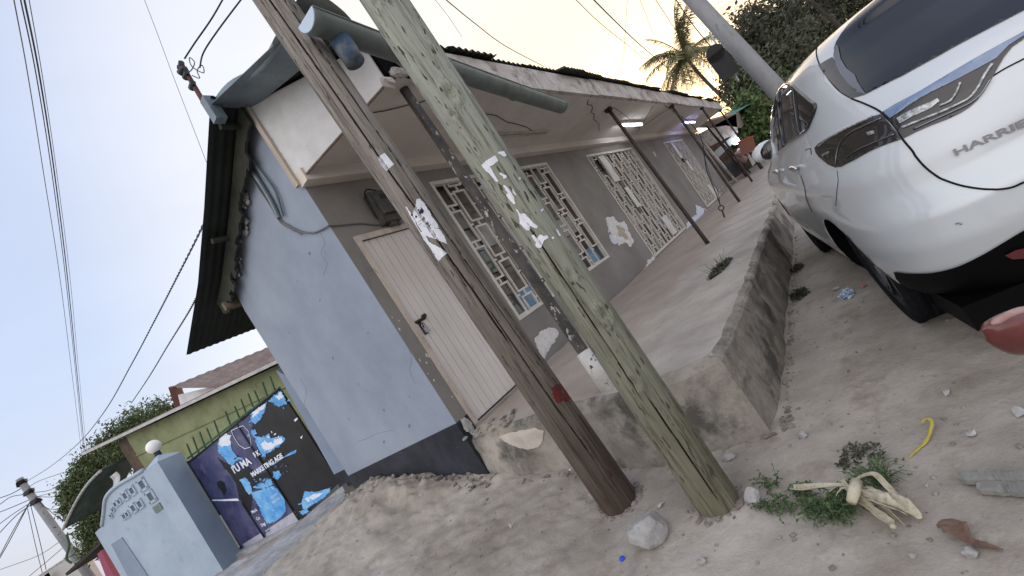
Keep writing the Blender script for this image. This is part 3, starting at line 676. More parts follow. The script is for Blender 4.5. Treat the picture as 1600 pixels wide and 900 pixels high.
# cracks and an old batten on the ceiling
m=MB().tube([(5.55,2.93,3.545),(7.25,2.92,3.545)],.018,6); m.box((5.5,2.96,3.52),(7.2,2.99,3.55)); m.build('ceiling_batten',M_frame,house)
rg=random.Random(6)
for (a,b) in (((2.95,2.6),(4.2,2.2)),((4.0,2.3),(7.0,3.0)),((7.5,2.2),(9.8,3.0)),((5.0,2.15),(6.2,2.35)),((11.5,2.2),(13.0,3.2))):
    P=[]; 
    for i in range(14):
        t=i/13; P.append((a[0]+(b[0]-a[0])*t+rg.uniform(-.04,.04),a[1]+(b[1]-a[1])*t+rg.uniform(-.03,.03),3.552))
    MB().tube(P,.005,4).build('ceiling_crack',M_dark,house)
MB().tube(smoothpath([(9.0,2.3,3.54),(10.2,2.5,3.50),(12.2,2.9,3.5),(13.0,2.2,3.5),(14.5,2.4,3.54)]),.006,5).build('ceiling_wire',M_cable,house)
# ------------------------------------------------------------ fittings on the house
gb=bvh_of([o for o in house.children if o.name.startswith('gable_wall')]); rg=random.Random(12)
M_scuff=mat('grey_scuff',(.12,.14,.18),(.17,.195,.24),None,scale=30,rough=.9)
for i,(x,y,r) in enumerate(((484,396,3.2),(500,470,2),(465,440,1.8),(520,560,2.2),(560,600,2),(600,640,2.4),(640,620,1.8),(575,520,1.6),(640,665,3),(600,690,2.5),(452,520,1.6),(545,655,2),(508,395,1.5),(610,590,1.4))):
    P=[(x+r*rg.uniform(.3,1.3)*math.cos(t)*.6,y+r*rg.uniform(.4,1.5)*math.sin(t)) for t in np.linspace(0,6.28,9)[:-1]]
    cling('scuff',gb,P,1.5,.002,M_scuff,house,smooth=False)
def hairline(bv,pts,r=.0016,m=None):
    P=[]
    for p in smoothpath([Vector((a+rg.uniform(-1.5,1.5),b+rg.uniform(-1.5,1.5),0)) for a,b in pts],5):
        q=cast(bv,(p.x,p.y),.0005)
        if q is not None: P.append(q)
    if len(P)>2: MB().tube(P,r,4).build('hairline_crack',m or M_scuff,house)
for pts in ([(500,365),(506,380),(502,395),(510,412),(506,430)],[(636,540),(642,560),(640,580),(650,600)],[(560,690),(575,685),(590,678),(612,672)],[(470,590),(478,610),(476,632),(486,650)]): hairline(gb,pts)
fb2=bvh_of([fw])
for pts in ([(940,250),(948,275),(946,300),(955,325)],[(1000,320),(1010,340),(1008,360)],[(560,395),(572,420),(580,450)]): hairline(fb2,pts,.0025)
def tube_light(a,b,label,m):
    a=Vector(a);b=Vector(b); t=thing('tube_light',(a+b)/2,label,'ceiling light','lit tube lights under the veranda')
    MB().box((a.x,a.y-.04,3.50),(b.x,a.y+.04,3.553)).build('fitting',M_board,t)
    MB().tube([(a.x+.05,a.y,3.475),(b.x-.05,a.y,3.475)],.02,10).build('tube',m,t,True)
tube_light((10.35,2.76,3.5),(12.1,2.76,3.5),'white tube light glowing on the veranda ceiling, nearer and brighter one',M_tube)
tube_light((16.9,2.74,3.5),(18.9,2.74,3.5),'bluish tube light glowing on the veranda ceiling, smaller farther one',M_tubeb)
def meter():
    c=ony((598,322),YF-.06); t=thing('electricity_meter',c,'grimy electricity meter box mounted on grey wall above the cream door','meter')
    MB().box((c.x-.12,YF-.10,c.z-.20),(c.x+.12,YF-.001,c.z+.17)).build('case',M_meter,t)
    MB().box((c.x-.095,YF-.145,c.z-.12),(c.x+.095,YF-.10,c.z+.13)).build('cover',M_meter,t)
    MB().box((c.x-.05,YF-.149,c.z+.04),(c.x+.05,YF-.144,c.z+.10)).build('dial_window',M_glassm,t)
    m=MB()
    for s in (-1,1): m.tube([(c.x+s*.07,YF-.15,c.z-.02),(c.x+s*.07,YF-.143,c.z-.02)],.012,10)
    m.box((c.x-.05,YF-.09,c.z-.24),(c.x+.03,YF-.03,c.z-.20)); m.tube([(c.x+.08,YF-.05,c.z-.2),(c.x+.08,YF-.05,c.z-.25)],.02,8); m.build('terminal',M_meter,t)
    MB().tube(smoothpath([(c.x-.13,YF-.02,c.z-.1),(c.x-.15,YF-.05,c.z+.1),(c.x-.08,YF-.06,c.z+.22),(c.x+.06,YF-.05,c.z+.2)]),.008,6).build('lead',M_cable,t)
meter()
p=[onx((x,y),XG-.015) for x,y in ((384,255),(400,285),(420,315),(436,342),(452,353),(470,362),(488,364),(500,360))]+[Vector((2.70,YF-.02,2.98))]
m=MB().tube(smoothpath(p),.009,6); m.tube(smoothpath([q+Vector((-.01,.0,-.03)) for q in p[:6]]),.007,6)
p2=[Vector((2.70,YF-.02,2.98))]+[ony(q,YF-.015) for q in ((530,352),(548,350),(566,349),(590,351),(608,348),(614,342))]
m.tube(smoothpath(p2),.008,6)
tag(m.build('service_cable',M_cableg),'grey service cable looping across the blue gable wall to the meter','cable')
p=[onx(q,XG-.03) for q in ((380,250),(400,276),(420,308),(436,340))]
m=MB().tube(smoothpath(p),.024,8); m.tube(smoothpath([onx(q,XG-.03) for q in ((388,245),(410,272),(430,300),(442,338))]),.015,8)
tag(m.build('conduit',M_rolled),'slate blue conduit pipe pinned slantwise high on the blue gable','conduit')
# roof mast
def mast():
    b=onx((342,200),2.95); tp=onx((280,100),2.95); t=thing('roof_mast',b,'rusty service mast standing on the roof with cable clamps at its top','mast')
    tp=Vector((b.x,b.y,tp.z)); d0=onx((285,103),2.95); tp=d0
    MB().tube([b-(tp-b)*.3,tp],.028,12).build('mast_pipe',mat('red_rust',(.07,.03,.028),(.12,.055,.05),(.05,.04,.04),scale=12,rough=.8),t,True)
    m=MB(); u=(tp-b).normalized(); s=Vector((0,1,0))
    for k,(h,dx) in enumerate(((.0,.04),(.06,.0),(.12,.03),(.26,.03))):
        c=tp-u*h; m.tube([c-s*.05+Vector((-.02,0,0)),c+s*.05+Vector((dx-.04,0,0))],[.03,.038],10); m.blob(c+Vector((0,dx,0)),.05,.04,.035,k,.5,1)
    MB().tube([tp,tp+u*.07],.008,5).build('mast_tip',M_iron,t); m.build('insulator',mat('dark_insulator',(.02,.022,.024),(.05,.06,.06),None,scale=20,rough=.5),t)
    m=MB(); m.tube(smoothpath([atd(q,5.2) for q in ((280,108),(296,112),(304,98),(296,90),(300,104),(318,114),(316,102),(308,110),(312,122),(300,118))],5),.006,5); m.build('loose_wire',M_cableg,t)
    return tp
mt=mast(); MD=(np.array(RM[2])@np.array([mt.x,mt.y,mt.z-CH]))
# ------------------------------------------------------------ foreground utility poles
def pole(name,label,pb,tp,r0,r1,m,grooves,knots,seed,base_z):
    pb=Vector(pb);tp=Vector(tp); t=thing(name,(pb.x,pb.y,base_z),label,'utility pole','wooden poles in front of the house')
    ax=(tp-pb); ztop=8.0; kk=(ztop-pb.z)/ax.z; top=pb+ax*kk; L=(top-pb).length; ax=ax.normalized()
    toc=(Vector((0,0,1.35))-pb); toc=(toc-ax*toc.dot(ax)).normalized(); sd=ax.cross(toc)
    n=230; zs=[-.35]+list(np.arange(-.1,4.3,.018))+list(np.arange(4.3,L,.25)); V=[];fs=[];dk=[]
    for h in zs:
        for j in range(n):
            a=2*math.pi*j/n; aa=a if a<math.pi else a-2*math.pi
            dirv=toc*math.cos(a)+sd*math.sin(a)
            r=r0+(r1-r0)*max(0,h)/L
            r*=1+.045*mn.noise(Vector((math.cos(a)*.7+seed,math.sin(a)*.7,h*.5)))+.012*mn.noise(Vector((math.cos(a)*6+seed,math.sin(a)*6,h*.9)))
            r+=.0016*mn.noise(Vector((a*14,seed,h*1.6)))+.0012*mn.noise(Vector((a*40,seed,h*3)))
            gd=0
            for (h0,h1,a0,sl,wd,dp) in grooves:
                if h0<h<h1:
                    c=a0+sl*(h-h0)+.05*mn.noise(Vector((h*2.2,seed+a0*5,0)))+.02*mn.noise(Vector((h*11,seed+a0*5,0)))
                    e=min(1,(h-h0)/.15,(h1-h)/.15); q=abs(aa-c)/(wd*e+.004)
                    if q<1: r-=dp*e*(1-q*q); gd=max(gd,(1-q*q)*e*(dp>.009))
            for (kh,ka,kr) in knots:
                dd=math.hypot((h-kh),(aa-ka)*r0*1.4)/kr
                if dd<2: r+=kr*.22*math.exp(-((dd-1)**2)*6)-kr*.3*math.exp(-dd*dd*5)
            V.append(pb+ax*h+dirv*r); dk.append(gd)
    k=len(zs)
    for i in range(k-1):
        for j in range(n): fs.append((i*n+j,i*n+(j+1)%n,(i+1)*n+(j+1)%n,(i+1)*n+j))
    fs.append(tuple(range((k-1)*n,k*n)))
    mi=[1 if len(f)==4 and sum(dk[i] for i in f)/4>.45 else 0 for f in fs]
    o=build('shaft',V,fs,[m,M_crack],t,True,mi=mi); return t,o
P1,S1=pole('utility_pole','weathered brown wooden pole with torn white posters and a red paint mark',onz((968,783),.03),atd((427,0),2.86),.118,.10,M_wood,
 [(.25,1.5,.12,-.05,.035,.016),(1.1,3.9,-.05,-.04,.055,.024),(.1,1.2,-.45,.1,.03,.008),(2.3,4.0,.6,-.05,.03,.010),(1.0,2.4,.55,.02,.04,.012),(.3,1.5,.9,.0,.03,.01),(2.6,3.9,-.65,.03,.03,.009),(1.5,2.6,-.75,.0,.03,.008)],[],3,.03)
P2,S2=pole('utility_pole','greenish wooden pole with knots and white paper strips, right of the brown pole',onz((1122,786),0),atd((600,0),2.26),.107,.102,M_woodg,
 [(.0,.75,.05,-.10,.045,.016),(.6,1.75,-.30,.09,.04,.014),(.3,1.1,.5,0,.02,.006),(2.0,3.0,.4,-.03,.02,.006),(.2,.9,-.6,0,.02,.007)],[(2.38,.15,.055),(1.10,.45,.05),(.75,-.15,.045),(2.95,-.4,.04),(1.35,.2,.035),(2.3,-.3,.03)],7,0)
b1=bvh_of([S1]); b2=bvh_of([S2])
def cp(pts,ox,oy,s): return [(ox+x/s,oy+y/s) for x,y in pts]
# posters on the brown pole (survey sheet 620,300 at 7.5x)
pz=lambda pts:cp(pts,620,300,7.5)
po=cling('poster',b1,jag(pz([(228,88),(268,78),(300,110),(345,160),(358,205),(385,230),(405,285),(440,330),(470,370),(495,425),(440,420),(500,440),(530,480),(565,540),(590,612),(520,580),(440,545),(380,530),(345,510),(370,575),(420,610),(500,650),(560,690),(600,715),(550,750),(520,780),(490,815),(455,770),(425,720),(395,670),(350,610),(310,540),(280,470),(300,465),(262,415),(240,380),(220,330),(200,290),(190,250),(210,190),(225,130)]),.5,3,step=1.4),2.0,.0022,M_paper,P1)
cling('poster',b1,jag(pz([(104,172),(120,170),(145,215),(180,265),(205,310),(238,395),(300,490),(330,560),(300,520),(250,430),(190,330),(150,260)]),.3,4,step=1.4),2.0,.003,M_paper,P1)
for q in ([(275,205),(300,200),(318,225),(305,255),(280,258),(262,235)],[(248,205),(262,198),(268,212),(256,220)],[(272,186),(288,186),(304,204),(297,207),(284,196)],[(218,275),(240,280),(238,300),(222,304)],[(166,255),(180,260),(186,282),(172,278)]):
    cling('printed_mark',b1,pz(q),1.2,.0042,M_ink,po)
for q in ([(250,352),(330,292),(332,298),(252,358)],[(256,384),(290,362),(292,368),(258,390)],[(312,395),(318,388),(332,404),(326,408)],[(360,402),(398,378),(402,386),(364,410)]):
    cling('printed_line',b1,pz(q),1.2,.0042,M_inkg if q[0][1]<390 and q[0][0]<300 else M_ink,po)
for dx in (0,16):  # the two ring shaped figures of the number
    for s in (0,1):
        pass
def ringpoly(cx,cy,a,b,rot,w):
    o=[]
    for t in np.linspace(.12,2*math.pi-.12,14): o.append((cx+a*math.cos(t)*math.cos(rot)-b*math.sin(t)*math.sin(rot),cy+a*math.cos(t)*math.sin(rot)+b*math.sin(t)*math.cos(rot)))
    for t in np.linspace(2*math.pi-.12,.12,14): o.append((cx+(a-w)*math.cos(t)*math.cos(rot)-(b-w)*math.sin(t)*math.sin(rot),cy+(a-w)*math.cos(t)*math.sin(rot)+(b-w)*math.sin(t)*math.cos(rot)))
    return o
cling('printed_figure',b1,pz(ringpoly(346,376,11,16,-.6,5)),1.2,.0042,M_ink,po)
cling('printed_figure',b1,pz(ringpoly(366,362,11,16,-.6,5)),1.2,.0042,M_ink,po)
cling('paper_note',b1,[(590,246),(601,239),(607,246),(616,257),(604,268),(596,258)],2,.003,M_paper,P1)
cling('red_mark',b1,jag([(861,606),(870,600),(884,600),(892,606),(893,618),(887,628),(878,626),(872,631),(866,622)],1.6,2,step=1.5),2,.0018,M_redp,P1)
pg=lambda pts:cp(pts,740,220,5)
for i,q in enumerate(([(62,190),(100,155),(165,115),(185,140),(190,160),(150,190),(130,200),(150,240),(180,290),(195,320),(180,320),(150,285),(125,255),(95,235)],
  [(190,90),(235,82),(255,115),(240,130),(215,112),(195,105)],[(230,345),(250,350),(280,385),(310,430),(328,490),(318,498),(290,470),(265,440),(255,420),(270,410),(245,380)],
  [(328,530),(345,540),(370,570),(395,565),(430,600),(470,645),(500,665),(495,685),(470,680),(440,665),(440,700),(415,700),(385,670),(362,640),(358,600),(350,565)],
  [(452,735),(470,735),(490,765),(520,730),(545,745),(575,738),(585,760),(555,775),(540,800),(530,832),(500,836),(480,815),(490,795),(470,770)],
  [(200,245),(225,260),(255,270),(258,290),(235,300),(228,280),(205,262)],[(300,370),(315,390),(335,425),(325,428),(305,400)],[(355,285),(365,290),(360,310),(352,300)],[(640,690),(655,700),(680,742),(668,748),(650,720)],[(610,752),(625,750),(628,765),(612,768)],[(520,545),(540,530),(545,540),(525,558)])):
    cling('paper_strip',b2,jag(pg(q),.4,i,step=1.4),2,.003,M_paper,P2,smooth=True)
# ------------------------------------------------------------ gate, gateposts and boundary wall on the left
GBL=atd((380,864),8.0); GBR=atd((528,764),7.0); GTL=atd((291.5,717),8.0); GTR=atd((435,609),7.0)
gn=(GBR-GBL).cross(GTL-GBL).normalized()
if gn.dot(Vector(C0)-GBL)<0: gn=-gn
gate=thing('metal_gate',(GBL+GBR)/2,'double metal gate covered with torn blue and black posters, green spikes along its top','gate')
def gpx(pts,s=3.215,ox=290,oy=580): return [(ox+x/s,oy+y/s) for x,y in pts]
def gpt(p,off=0): return onplane(p,GBL,gn)+gn*off
def gsheet(name,pts,m,off,amp=0,seed=0,parent=None,thick=.002,step=None):
    q=gpx(pts)
    if amp: q=tear(q,amp,seed,step or 2.2)
    v,f=tri2d(q,6); V=[gpt((p.x,p.y),off) for p in v]
    # light buckling of the sheet
    V=[p+gn*.002*mn.noise(p*5) for p in V]
    f=[t if (V[t[1]]-V[t[0]]).cross(V[t[2]]-V[t[0]]).dot(gn)>0 else t[::-1] for t in f]
    return build(name,V,f,m,parent or gate)
MID_T=(258,262); MID_B=(572,752)
def leaf(c4,name,m):
    P=[gpt(q) for q in gpx(c4)]; return MB().prism(P,-gn*.04).build(name,m,gate)
L1=leaf([(12,452),MID_T,MID_B,(285,892)],'gate_leaf',M_navy); L1['label']='left leaf with navy poster'
L2=leaf([(264,258),(470,92),(772,560),(578,748)],'gate_leaf',M_bblack); L2['label']='right leaf showing black paint'
m=MB()
for a,b in (((258,262),(575,752)),((10,452),(283,893)),((285,660),(405,845)),((20,455),(470,90))):
    A,B=[gpt(q,.008) for q in gpx([a,b])]; m.tube([A,B],.014,6)
m.build('gate_frame',M_bblack,gate)
A,B=[gpt(q,.02) for q in gpx([(178,720),(275,880)])]; MB().tube([A,B],.016,8).build('gate_bolt',M_galv,gate)
m=MB()
for i,x in enumerate((12,42,76,112,148,206,252,284,320,352,392,430)):
    t=x/460; base=(x+22,452-(x+22-12)*.79+6); tipx=x-8; tipy=base[1]-72-(10 if i%3 else 0)
    A,B=[gpt(q,-.01) for q in gpx([base,(tipx,tipy)])]; m.tube([A,B,B+(B-A)*.06],[.014,.014,.003],6)
A,B=[gpt(q,-.015) for q in gpx([(6,440),(470,84)])]; m.tube([A,B],.018,6)
m.build('spikes',M_greenbar,gate)
A,B=[gpt(q,.035) for q in gpx([(455,60),(480,96)])]
SH=[('poster_skirt',[(288,868),(378,812),(404,842),(300,895)],M_bgrey,.004,.4),
('poster_skirt',[(400,800),(548,702),(575,748),(408,838)],M_bgrey,.004,.5),
('poster_black',[(230,470),(262,500),(320,480),(360,520),(400,510),(430,470),(452,520),(430,560),(380,540),(340,600),(330,680),(330,735),(300,690),(270,640),(262,600),(250,540)],M_bblack,.005,1.2),
('poster_black',[(160,430),(200,460),(240,480),(252,560),(228,520),(190,480)],M_bblack,.005,1),
('poster_blue',[(162,372),(176,330),(196,352),(206,320),(218,345),(238,400),(262,428),(290,438),(250,452),(238,482),(215,462),(200,440),(170,410)],M_bblue,.006,1.2),
('poster_white',[(176,330),(206,310),(232,326),(224,340),(228,370),(190,376),(166,368)],M_bwhite,.0065,1.4),
('poster_blue',[(330,610),(395,590),(440,575),(470,600),(498,640),(505,700),(480,735),(440,760),(410,765),(385,720),(372,680),(345,640)],M_bblue,.006,1),
('poster_blue',[(272,545),(300,530),(325,560),(338,605),(322,620),(305,600),(290,570)],M_bblue,.0065,1),
('poster_blue',[(355,585),(380,560),(400,560),(410,535),(430,545),(440,565),(420,580),(390,590)],M_bblue,.007,1.3),
('poster_blue',[(330,300),(350,290),(360,310),(345,325),(380,330),(420,312),(430,335),(455,330),(490,322),(500,350),(470,372),(440,400),(410,410),(395,440),(372,400),(352,350)],M_bblue,.006,1.8),
('poster_blue',[(325,215),(360,195),(410,155),(400,200),(375,245),(350,265),(330,250)],M_bblue,.006,1.6),
('poster_white',[(334,208),(372,180),(404,158),(398,180),(362,214),(340,232)],M_bwhite,.0065,1.6),
('poster_blue',[(415,150),(450,120),(480,96),(500,135),(510,158),(470,180),(445,160)],M_bblue,.006,1.8),
('poster_white',[(452,128),(476,100),(492,128),(470,142)],M_bwhite,.0065,1.6),
('poster_blue',[(420,470),(480,440),(530,405),(560,392),(556,410),(500,430),(440,472)],M_bblue,.006,.8),
('poster_blue',[(440,510),(470,498),(482,520),(465,545),(445,535)],M_bblue,.006,1.4),
('poster_blue',[(583,660),(600,600),(620,604),(660,605),(732,583),(722,610),(690,640),(640,672),(610,690),(590,692)],M_bblue,.006,1),
('poster_white',[(600,640),(640,618),(690,610),(670,630),(620,655)],M_bwhite,.0065,1.2),
('poster_blue',[(570,705),(610,690),(622,704),(590,722)],M_bblue,.006,1),
('poster_white',[(376,370),(398,345),(412,360),(440,352),(484,330),(492,352),(460,378),(430,392),(400,398)],M_bwhite,.008,1.6),
('poster_navy',[(258,262),(300,240),(325,215),(345,250),(330,300),(352,350),(372,420),(340,400),(300,340)],M_navy,.004,1),
('poster_white',[(545,245),(562,232),(566,240),(552,252)],M_bwhite,.006,.5),('poster_white',[(600,500),(612,480),(604,520)],M_bwhite,.006,.5) if False else ('poster_white',[(576,330),(590,320),(584,340)],M_bwhite,.006,.5)]
for i,(n,pts,mm,off,amp) in enumerate(SH): gsheet(n,pts,mm,off,amp*.85,i,step=1.0)
A=[gpt(q,.010) for q in gpx([(206,518),(270,640)])]
gsheet('poster_smudge',[(158,556),(178,548),(196,560),(205,600),(196,625),(180,600),(165,585)],M_bblack,.006,.5,77)
gsheet('poster_streak',[(130,645),(200,642),(262,638),(270,650),(200,651),(132,650)],M_bwhite,.0062,.2,78)
rs=random.Random(60)
for k in range(46):      # small shards of torn poster
    cx,cy,mm=rs.choice([(390,330,M_bwhite),(430,380,M_bblue),(350,350,M_bblue),(460,340,M_bwhite),(360,540,M_bblue),(330,230,M_bblue),(240,440,M_bblack),(470,150,M_bblue),(640,650,M_bblue),(400,440,M_bblack),(480,480,M_navy)])
    x=cx+rs.gauss(0,26); y=cy+rs.gauss(0,22); w=rs.uniform(3,15); h=rs.uniform(2,8); a=rs.uniform(-.9,-.2)
    P=[]
    for t in np.linspace(0,2*math.pi,8)[:-1]: q=rs.uniform(.5,1.1); P.append((x+math.cos(a)*math.cos(t)*w*q-math.sin(a)*math.sin(t)*h*q,y+math.sin(a)*math.cos(t)*w*q+math.cos(a)*math.sin(t)*h*q))
    gsheet('poster_shred',P,mm,.0085+.0002*(k%5))
# emblem outline
sh=gpx([(232,298),(260,284),(292,272),(318,300),(330,345),(332,378),(300,388),(270,368),(248,335),(232,298)])
MB().tube([gpt(q,.010) for q in sh],.006,5).build('emblem',M_bwhite,gate)
ex=(GBR-GBL).normalized(); ey=(GTL-GBL).normalized(); S=8.0/705/3.215
def gtext(s,p,h,m,off=.012,bold=.0,tl=1,e=None):
    a=gpt(gpx([p])[0],off); d=ex if e is None else (gpt(gpx([e])[0],off)-a); textmesh('writing',s,h,a,d,ey,m,gate,.001,bold)
gtext("I'U MA",(248,512),.175,M_bwhite,e=(400,422),bold=.006)
gtext('RK',(352,432),.12,M_bwhite,e=(452,372),bold=.004)
gtext('MARKETING AGE',(340,530),.112,M_bwhite,e=(560,388),bold=.005)
gtext('✓Corpo' if False else 'Corporate',(428,640),.052,M_bwhite,.010,e=(470,612))
gtext('Digital Ma',(440,664),.052,M_bwhite,.010,e=(480,638))
gtext('Mark',(338,714),.075,M_bwhite,.010,e=(390,682),bold=.002)
gtext('Co',(362,748),.075,M_bwhite,.010,e=(400,725),bold=.002)
gtext('Digi',(386,780),.075,M_bwhite,.010,e=(430,752),bold=.002)
gtext('or in main',(400,815),.04,M_ink,.010,e=(500,755))
gtext('0710 097 66',(612,682),.035,M_bwhite,.012,e=(700,628))
# sill
A,B=[gpt(q) for q in gpx([(276,905),(590,748)])]; C_,D_=[gpt(q) for q in gpx([(640,725),(850,560)])]
up=Vector((0,0,1)); C_=C_+up*.07; D_=D_+up*.09; A=A+up*.03; B=B+up*.03
sill=MB().prism([A+gn*.16,B+gn*.14,B-gn*.1,A-gn*.1],-up*.12); tag(sill.build('gate_sill',M_ramp),'pale cement sill running under the left gate leaf','sill')
sill=MB().prism([C_+gn*.24,D_+gn*.22,D_-gn*.05,C_-gn*.05],-up*.16); tag(sill.build('gate_step',M_ramp),'raised cement step below the right gate leaf beside the blue wall','step')
# right gatepost strip between gate and house
ng=gn
rp=thing('gatepost',atd((540,752),6.8),'slim blue gatepost between the gate and the house wall','gatepost')
q=[atd((436,566),6.55),atd((460,590),6.55),atd((549,737),6.55),atd((526,757),6.8)]
q=[onplane(p,GBR+gn*.12,gn) for p in ((431,578),(470,600),(580,742),(529,754))]
MB().prism(q,-gn*.3).build('post_body',M_blue2,rp)
q=[onplane(p,GBR+gn*.125,gn) for p in ((521,742),(575,715),(586,735),(533,766))]
MB().prism(q,-gn*.3).build('post_foot',M_black,rp)
# left gatepost with ball lamp
lp=thing('gatepost',atd((375,890),7.9),'tall pale blue gatepost with pointed top carrying a white ball lamp','gatepost')
Z0=.1
# footprint: corner nearest camera towards the gate
g0=GBL+gn*.02; fx=(GBL-GBR).normalized()
c1=atd((292,712),8.0); 
# two visible faces meet along the edge (245,720)-(372,900)
e_top=atd((246,722),7.55); e=Vector((e_top.x,e_top.y,0)); r_=Vector((GBL.x,GBL.y,0)); l_=onplane((222,733),e_top,Vector((-.93,-.36,0))); l_=Vector((l_.x,l_.y,0)); l_=e+(l_-e).normalized()*.42
bk=l_+(r_-e); ht=e_top.z
poly=[e,r_,bk,l_]
m=MB(); N=4
m.prism([(p.x,p.y,-.1) for p in poly],(0,0,ht+.1)); 
cen=sum(poly,Vector((0,0,0)))/4; apex=Vector((cen.x,cen.y,ht+.16))
rim=[Vector((p.x,p.y,ht+.002)) for p in poly]
m.add(rim+[apex],[(0,1,4),(1,2,4),(2,3,4),(3,0,4)])
m.build('post_body',M_lblue,lp)
bl=atd((240,698),7.9)
t=thing('ball_lamp',(bl.x,bl.y,bl.z-.1),'white globe lamp on top of the pale blue gatepost','lamp')
m=MB(); bm=bmesh.new(); bmesh.ops.create_uvsphere(bm,u_segments=24,v_segments=16,radius=.115); m.add([v.co+bl for v in bm.verts],[tuple(v.index for v in f.verts) for f in bm.faces]); bm.free()
m.build('globe',M_globe,t,True); MB().tube([bl-Vector((0,0,.2)),bl-Vector((0,0,.10))],.05,14).build('lamp_base',M_black,t,True)
# boundary wall running left from the post
wl=thing('boundary_wall',(l_.x,l_.y,0),'pale blue garden wall with two rows of square vent holes and a sweeping top','wall')
wn=Vector((-.93,-.36,0)).normalized(); wo=Vector((l_.x,l_.y,0))+Vector((.02,0,0))
def wpt(p,off=0): return onplane(p,wo,wn)+wn*off
topc=[(224,735),(205,747),(186,758),(172,770),(165,782),(163,800),(160,822)]
T=[wpt(p) for p in smoothpath([Vector((a,b,0)) for a,b in topc],5)]
low=[wpt(p) for p in ((160,824),(154,842),(160,870),(168,905))]
P=T+[low[0]]
poly=T+[Vector((low[-1].x,low[-1].y,low[0].z))]; 
end=low[1]
poly=T+[Vector((end.x,end.y,low[0].z)),Vector((end.x,end.y,-.1)),Vector((T[0].x,T[0].y,-.1))]
MB().prism(poly,-wn*.16).build('wall_body',M_lblue,wl)
m=MB()
m.tube([p+Vector((0,0,.01)) for p in T],.035,8); m.build('coping',M_lblue,wl,True)
for (ox,oy) in [(216,776),(208,782),(200,788),(190,799),(183,810)]: pass
pzz=lambda x,y:(60+x/3.75,660+y/3.75)
sq=[(612,362,26),(552,398,20),(512,428,20),(476,462,14),(455,478,14),(662,432,26),(598,476,20),(560,500,20),(524,536,14),(506,548,14),(440,510,10),(428,545,10)]
m=MB(); m2=MB(); u=Vector((wn.y,-wn.x,0)); 
if (wpt((200,790))-wpt((210,790))).dot(u)<0: u=-u
for x,y,s in sq:
    c=wpt(pzz(x,y)); h=s/3.75/705*8.3*1.3
    m.obox(c+wn*.001,u,Vector((0,0,1)),wn,h*.55,h*.62,.004)
    for a,b,ha,hb in ((0,1,1,.22),(0,-1,1,.22),(1,0,.22,1),(-1,0,.22,1)): m2.obox(c+u*a*h*.8+Vector((0,0,b*h*.85)),u,Vector((0,0,1)),wn,h*ha,h*hb,.02)
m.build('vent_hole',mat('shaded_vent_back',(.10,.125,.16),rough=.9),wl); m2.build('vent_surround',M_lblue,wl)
c=wpt(pzz(702,500)); 
t=MB().obox(c,u,Vector((0,0,1)),wn,.10,.06,.015); tag(t.build('wall_plaque',mat('verdigris_plaque',(.09,.13,.13),(.16,.2,.19),None,scale=20,rough=.5)),'small dark plaque fixed on the pale blue garden wall below the vent holes','plaque')
q=[wpt(pzz(*p),.001) for p in ((430,712),(492,672),(650,905),(560,960))]; MB().prism(q,wn*.012).build('shadow_panel',M_blue2,wl)  # flat darker sheet standing in for shadow on the wall
# ------------------------------------------------------------ neighbouring houses behind the gate
gh=thing('green_house',(4,12,.5),'lime green house with a thin grey eave behind the gate','house')
E1=atd((128,712),12.5); E2=atd((437,566),9.3)
E2=E1+(E2-E1)*1.15
wd=Vector(((E2-E1).x,(E2-E1).y,0)).normalized(); nn=Vector((wd.y,-wd.x,0)); 
if nn.dot(Vector((0,0,0))-E1)<0: nn=-nn
W1=E1+(E2-E1)*.16-nn*.35; W2=E2-nn*.35
MB().prism([(W1.x,W1.y,0),(W2.x,W2.y,0),(W2.x,W2.y,W2.z-.02),(W1.x,W1.y,W1.z-.02)],-nn*3).build('wall',M_green,gh)
MB().prism([E1,E2,E2+Vector((0,0,.07)),E1+Vector((0,0,.07))],-nn*.03).build('eave_board',M_galv,gh)
MB().prism([E1+Vector((0,0,.06))-nn*.03,E2+Vector((0,0,.06))-nn*.03,E2-nn*3.5+Vector((0,0,-.1)),E1-nn*3.5+Vector((0,0,-.1))],(0,0,.03)).build('roof',M_brownroof,gh)
m=MB().tube([W1+nn*.02-Vector((0,0,.62)),W2+nn*.02-Vector((0,0,.5))],.02,6); m.build('wall_pipe',M_green,gh)
MB().prism([(W1.x,W1.y,0),(W1.x,W1.y,W1.z-.02),(W1.x-wd.x*.5,W1.y-wd.y*.5,W1.z-.02),(W1.x-wd.x*.5,W1.y-wd.y*.5,0)],-nn*.6).build('dark_corner',M_recess,gh)
# corrugated screen and curved awning at its corner
sc=[atd(p,11.6) for p in ((170,746),(180,748),(200,800),(192,830),(184,815))]
V=[];fs=[];n=26
a=atd((172,745),11.6); b=atd((192,826),11.2); 
for i in range(n+1):
    t=i/n; p=a.lerp(b,t); s=.05*math.sin(t*14); V+= [p+Vector((s,0,0)),p+wd*.38+Vector((s,0,0))]
for i in range(n): fs.append((2*i,2*i+1,2*i+3,2*i+2))
o=build('screen_sheet',V,fs,M_galv,gh,True); o.modifiers.new('t','SOLIDIFY').thickness=.01
aw=thing('awning',atd((130,800),12),'dark green curved awning beside the grey pole at far left','awning')
V=[];fs=[];n=16; a=atd((98,828),12); b=atd((170,752),12); up=Vector((0,0,1))
for i in range(n+1):
    t=i/n; p=a.lerp(b,t)+up*(.38*math.sin(math.pi*t*.62)); 
    V+=[p,p-nn*1.2,p-nn*1.2-up*.2 if False else p-nn*1.2]
for i in range(n): fs.append((3*i,3*i+1,3*i+4,3*i+3))
o=build('canopy',V,fs,mat('dark_green_canopy',(.03,.05,.045),(.06,.09,.08),None,scale=5,rough=.6),aw,True); o.modifiers.new('t','SOLIDIFY').thickness=.05
m=MB()
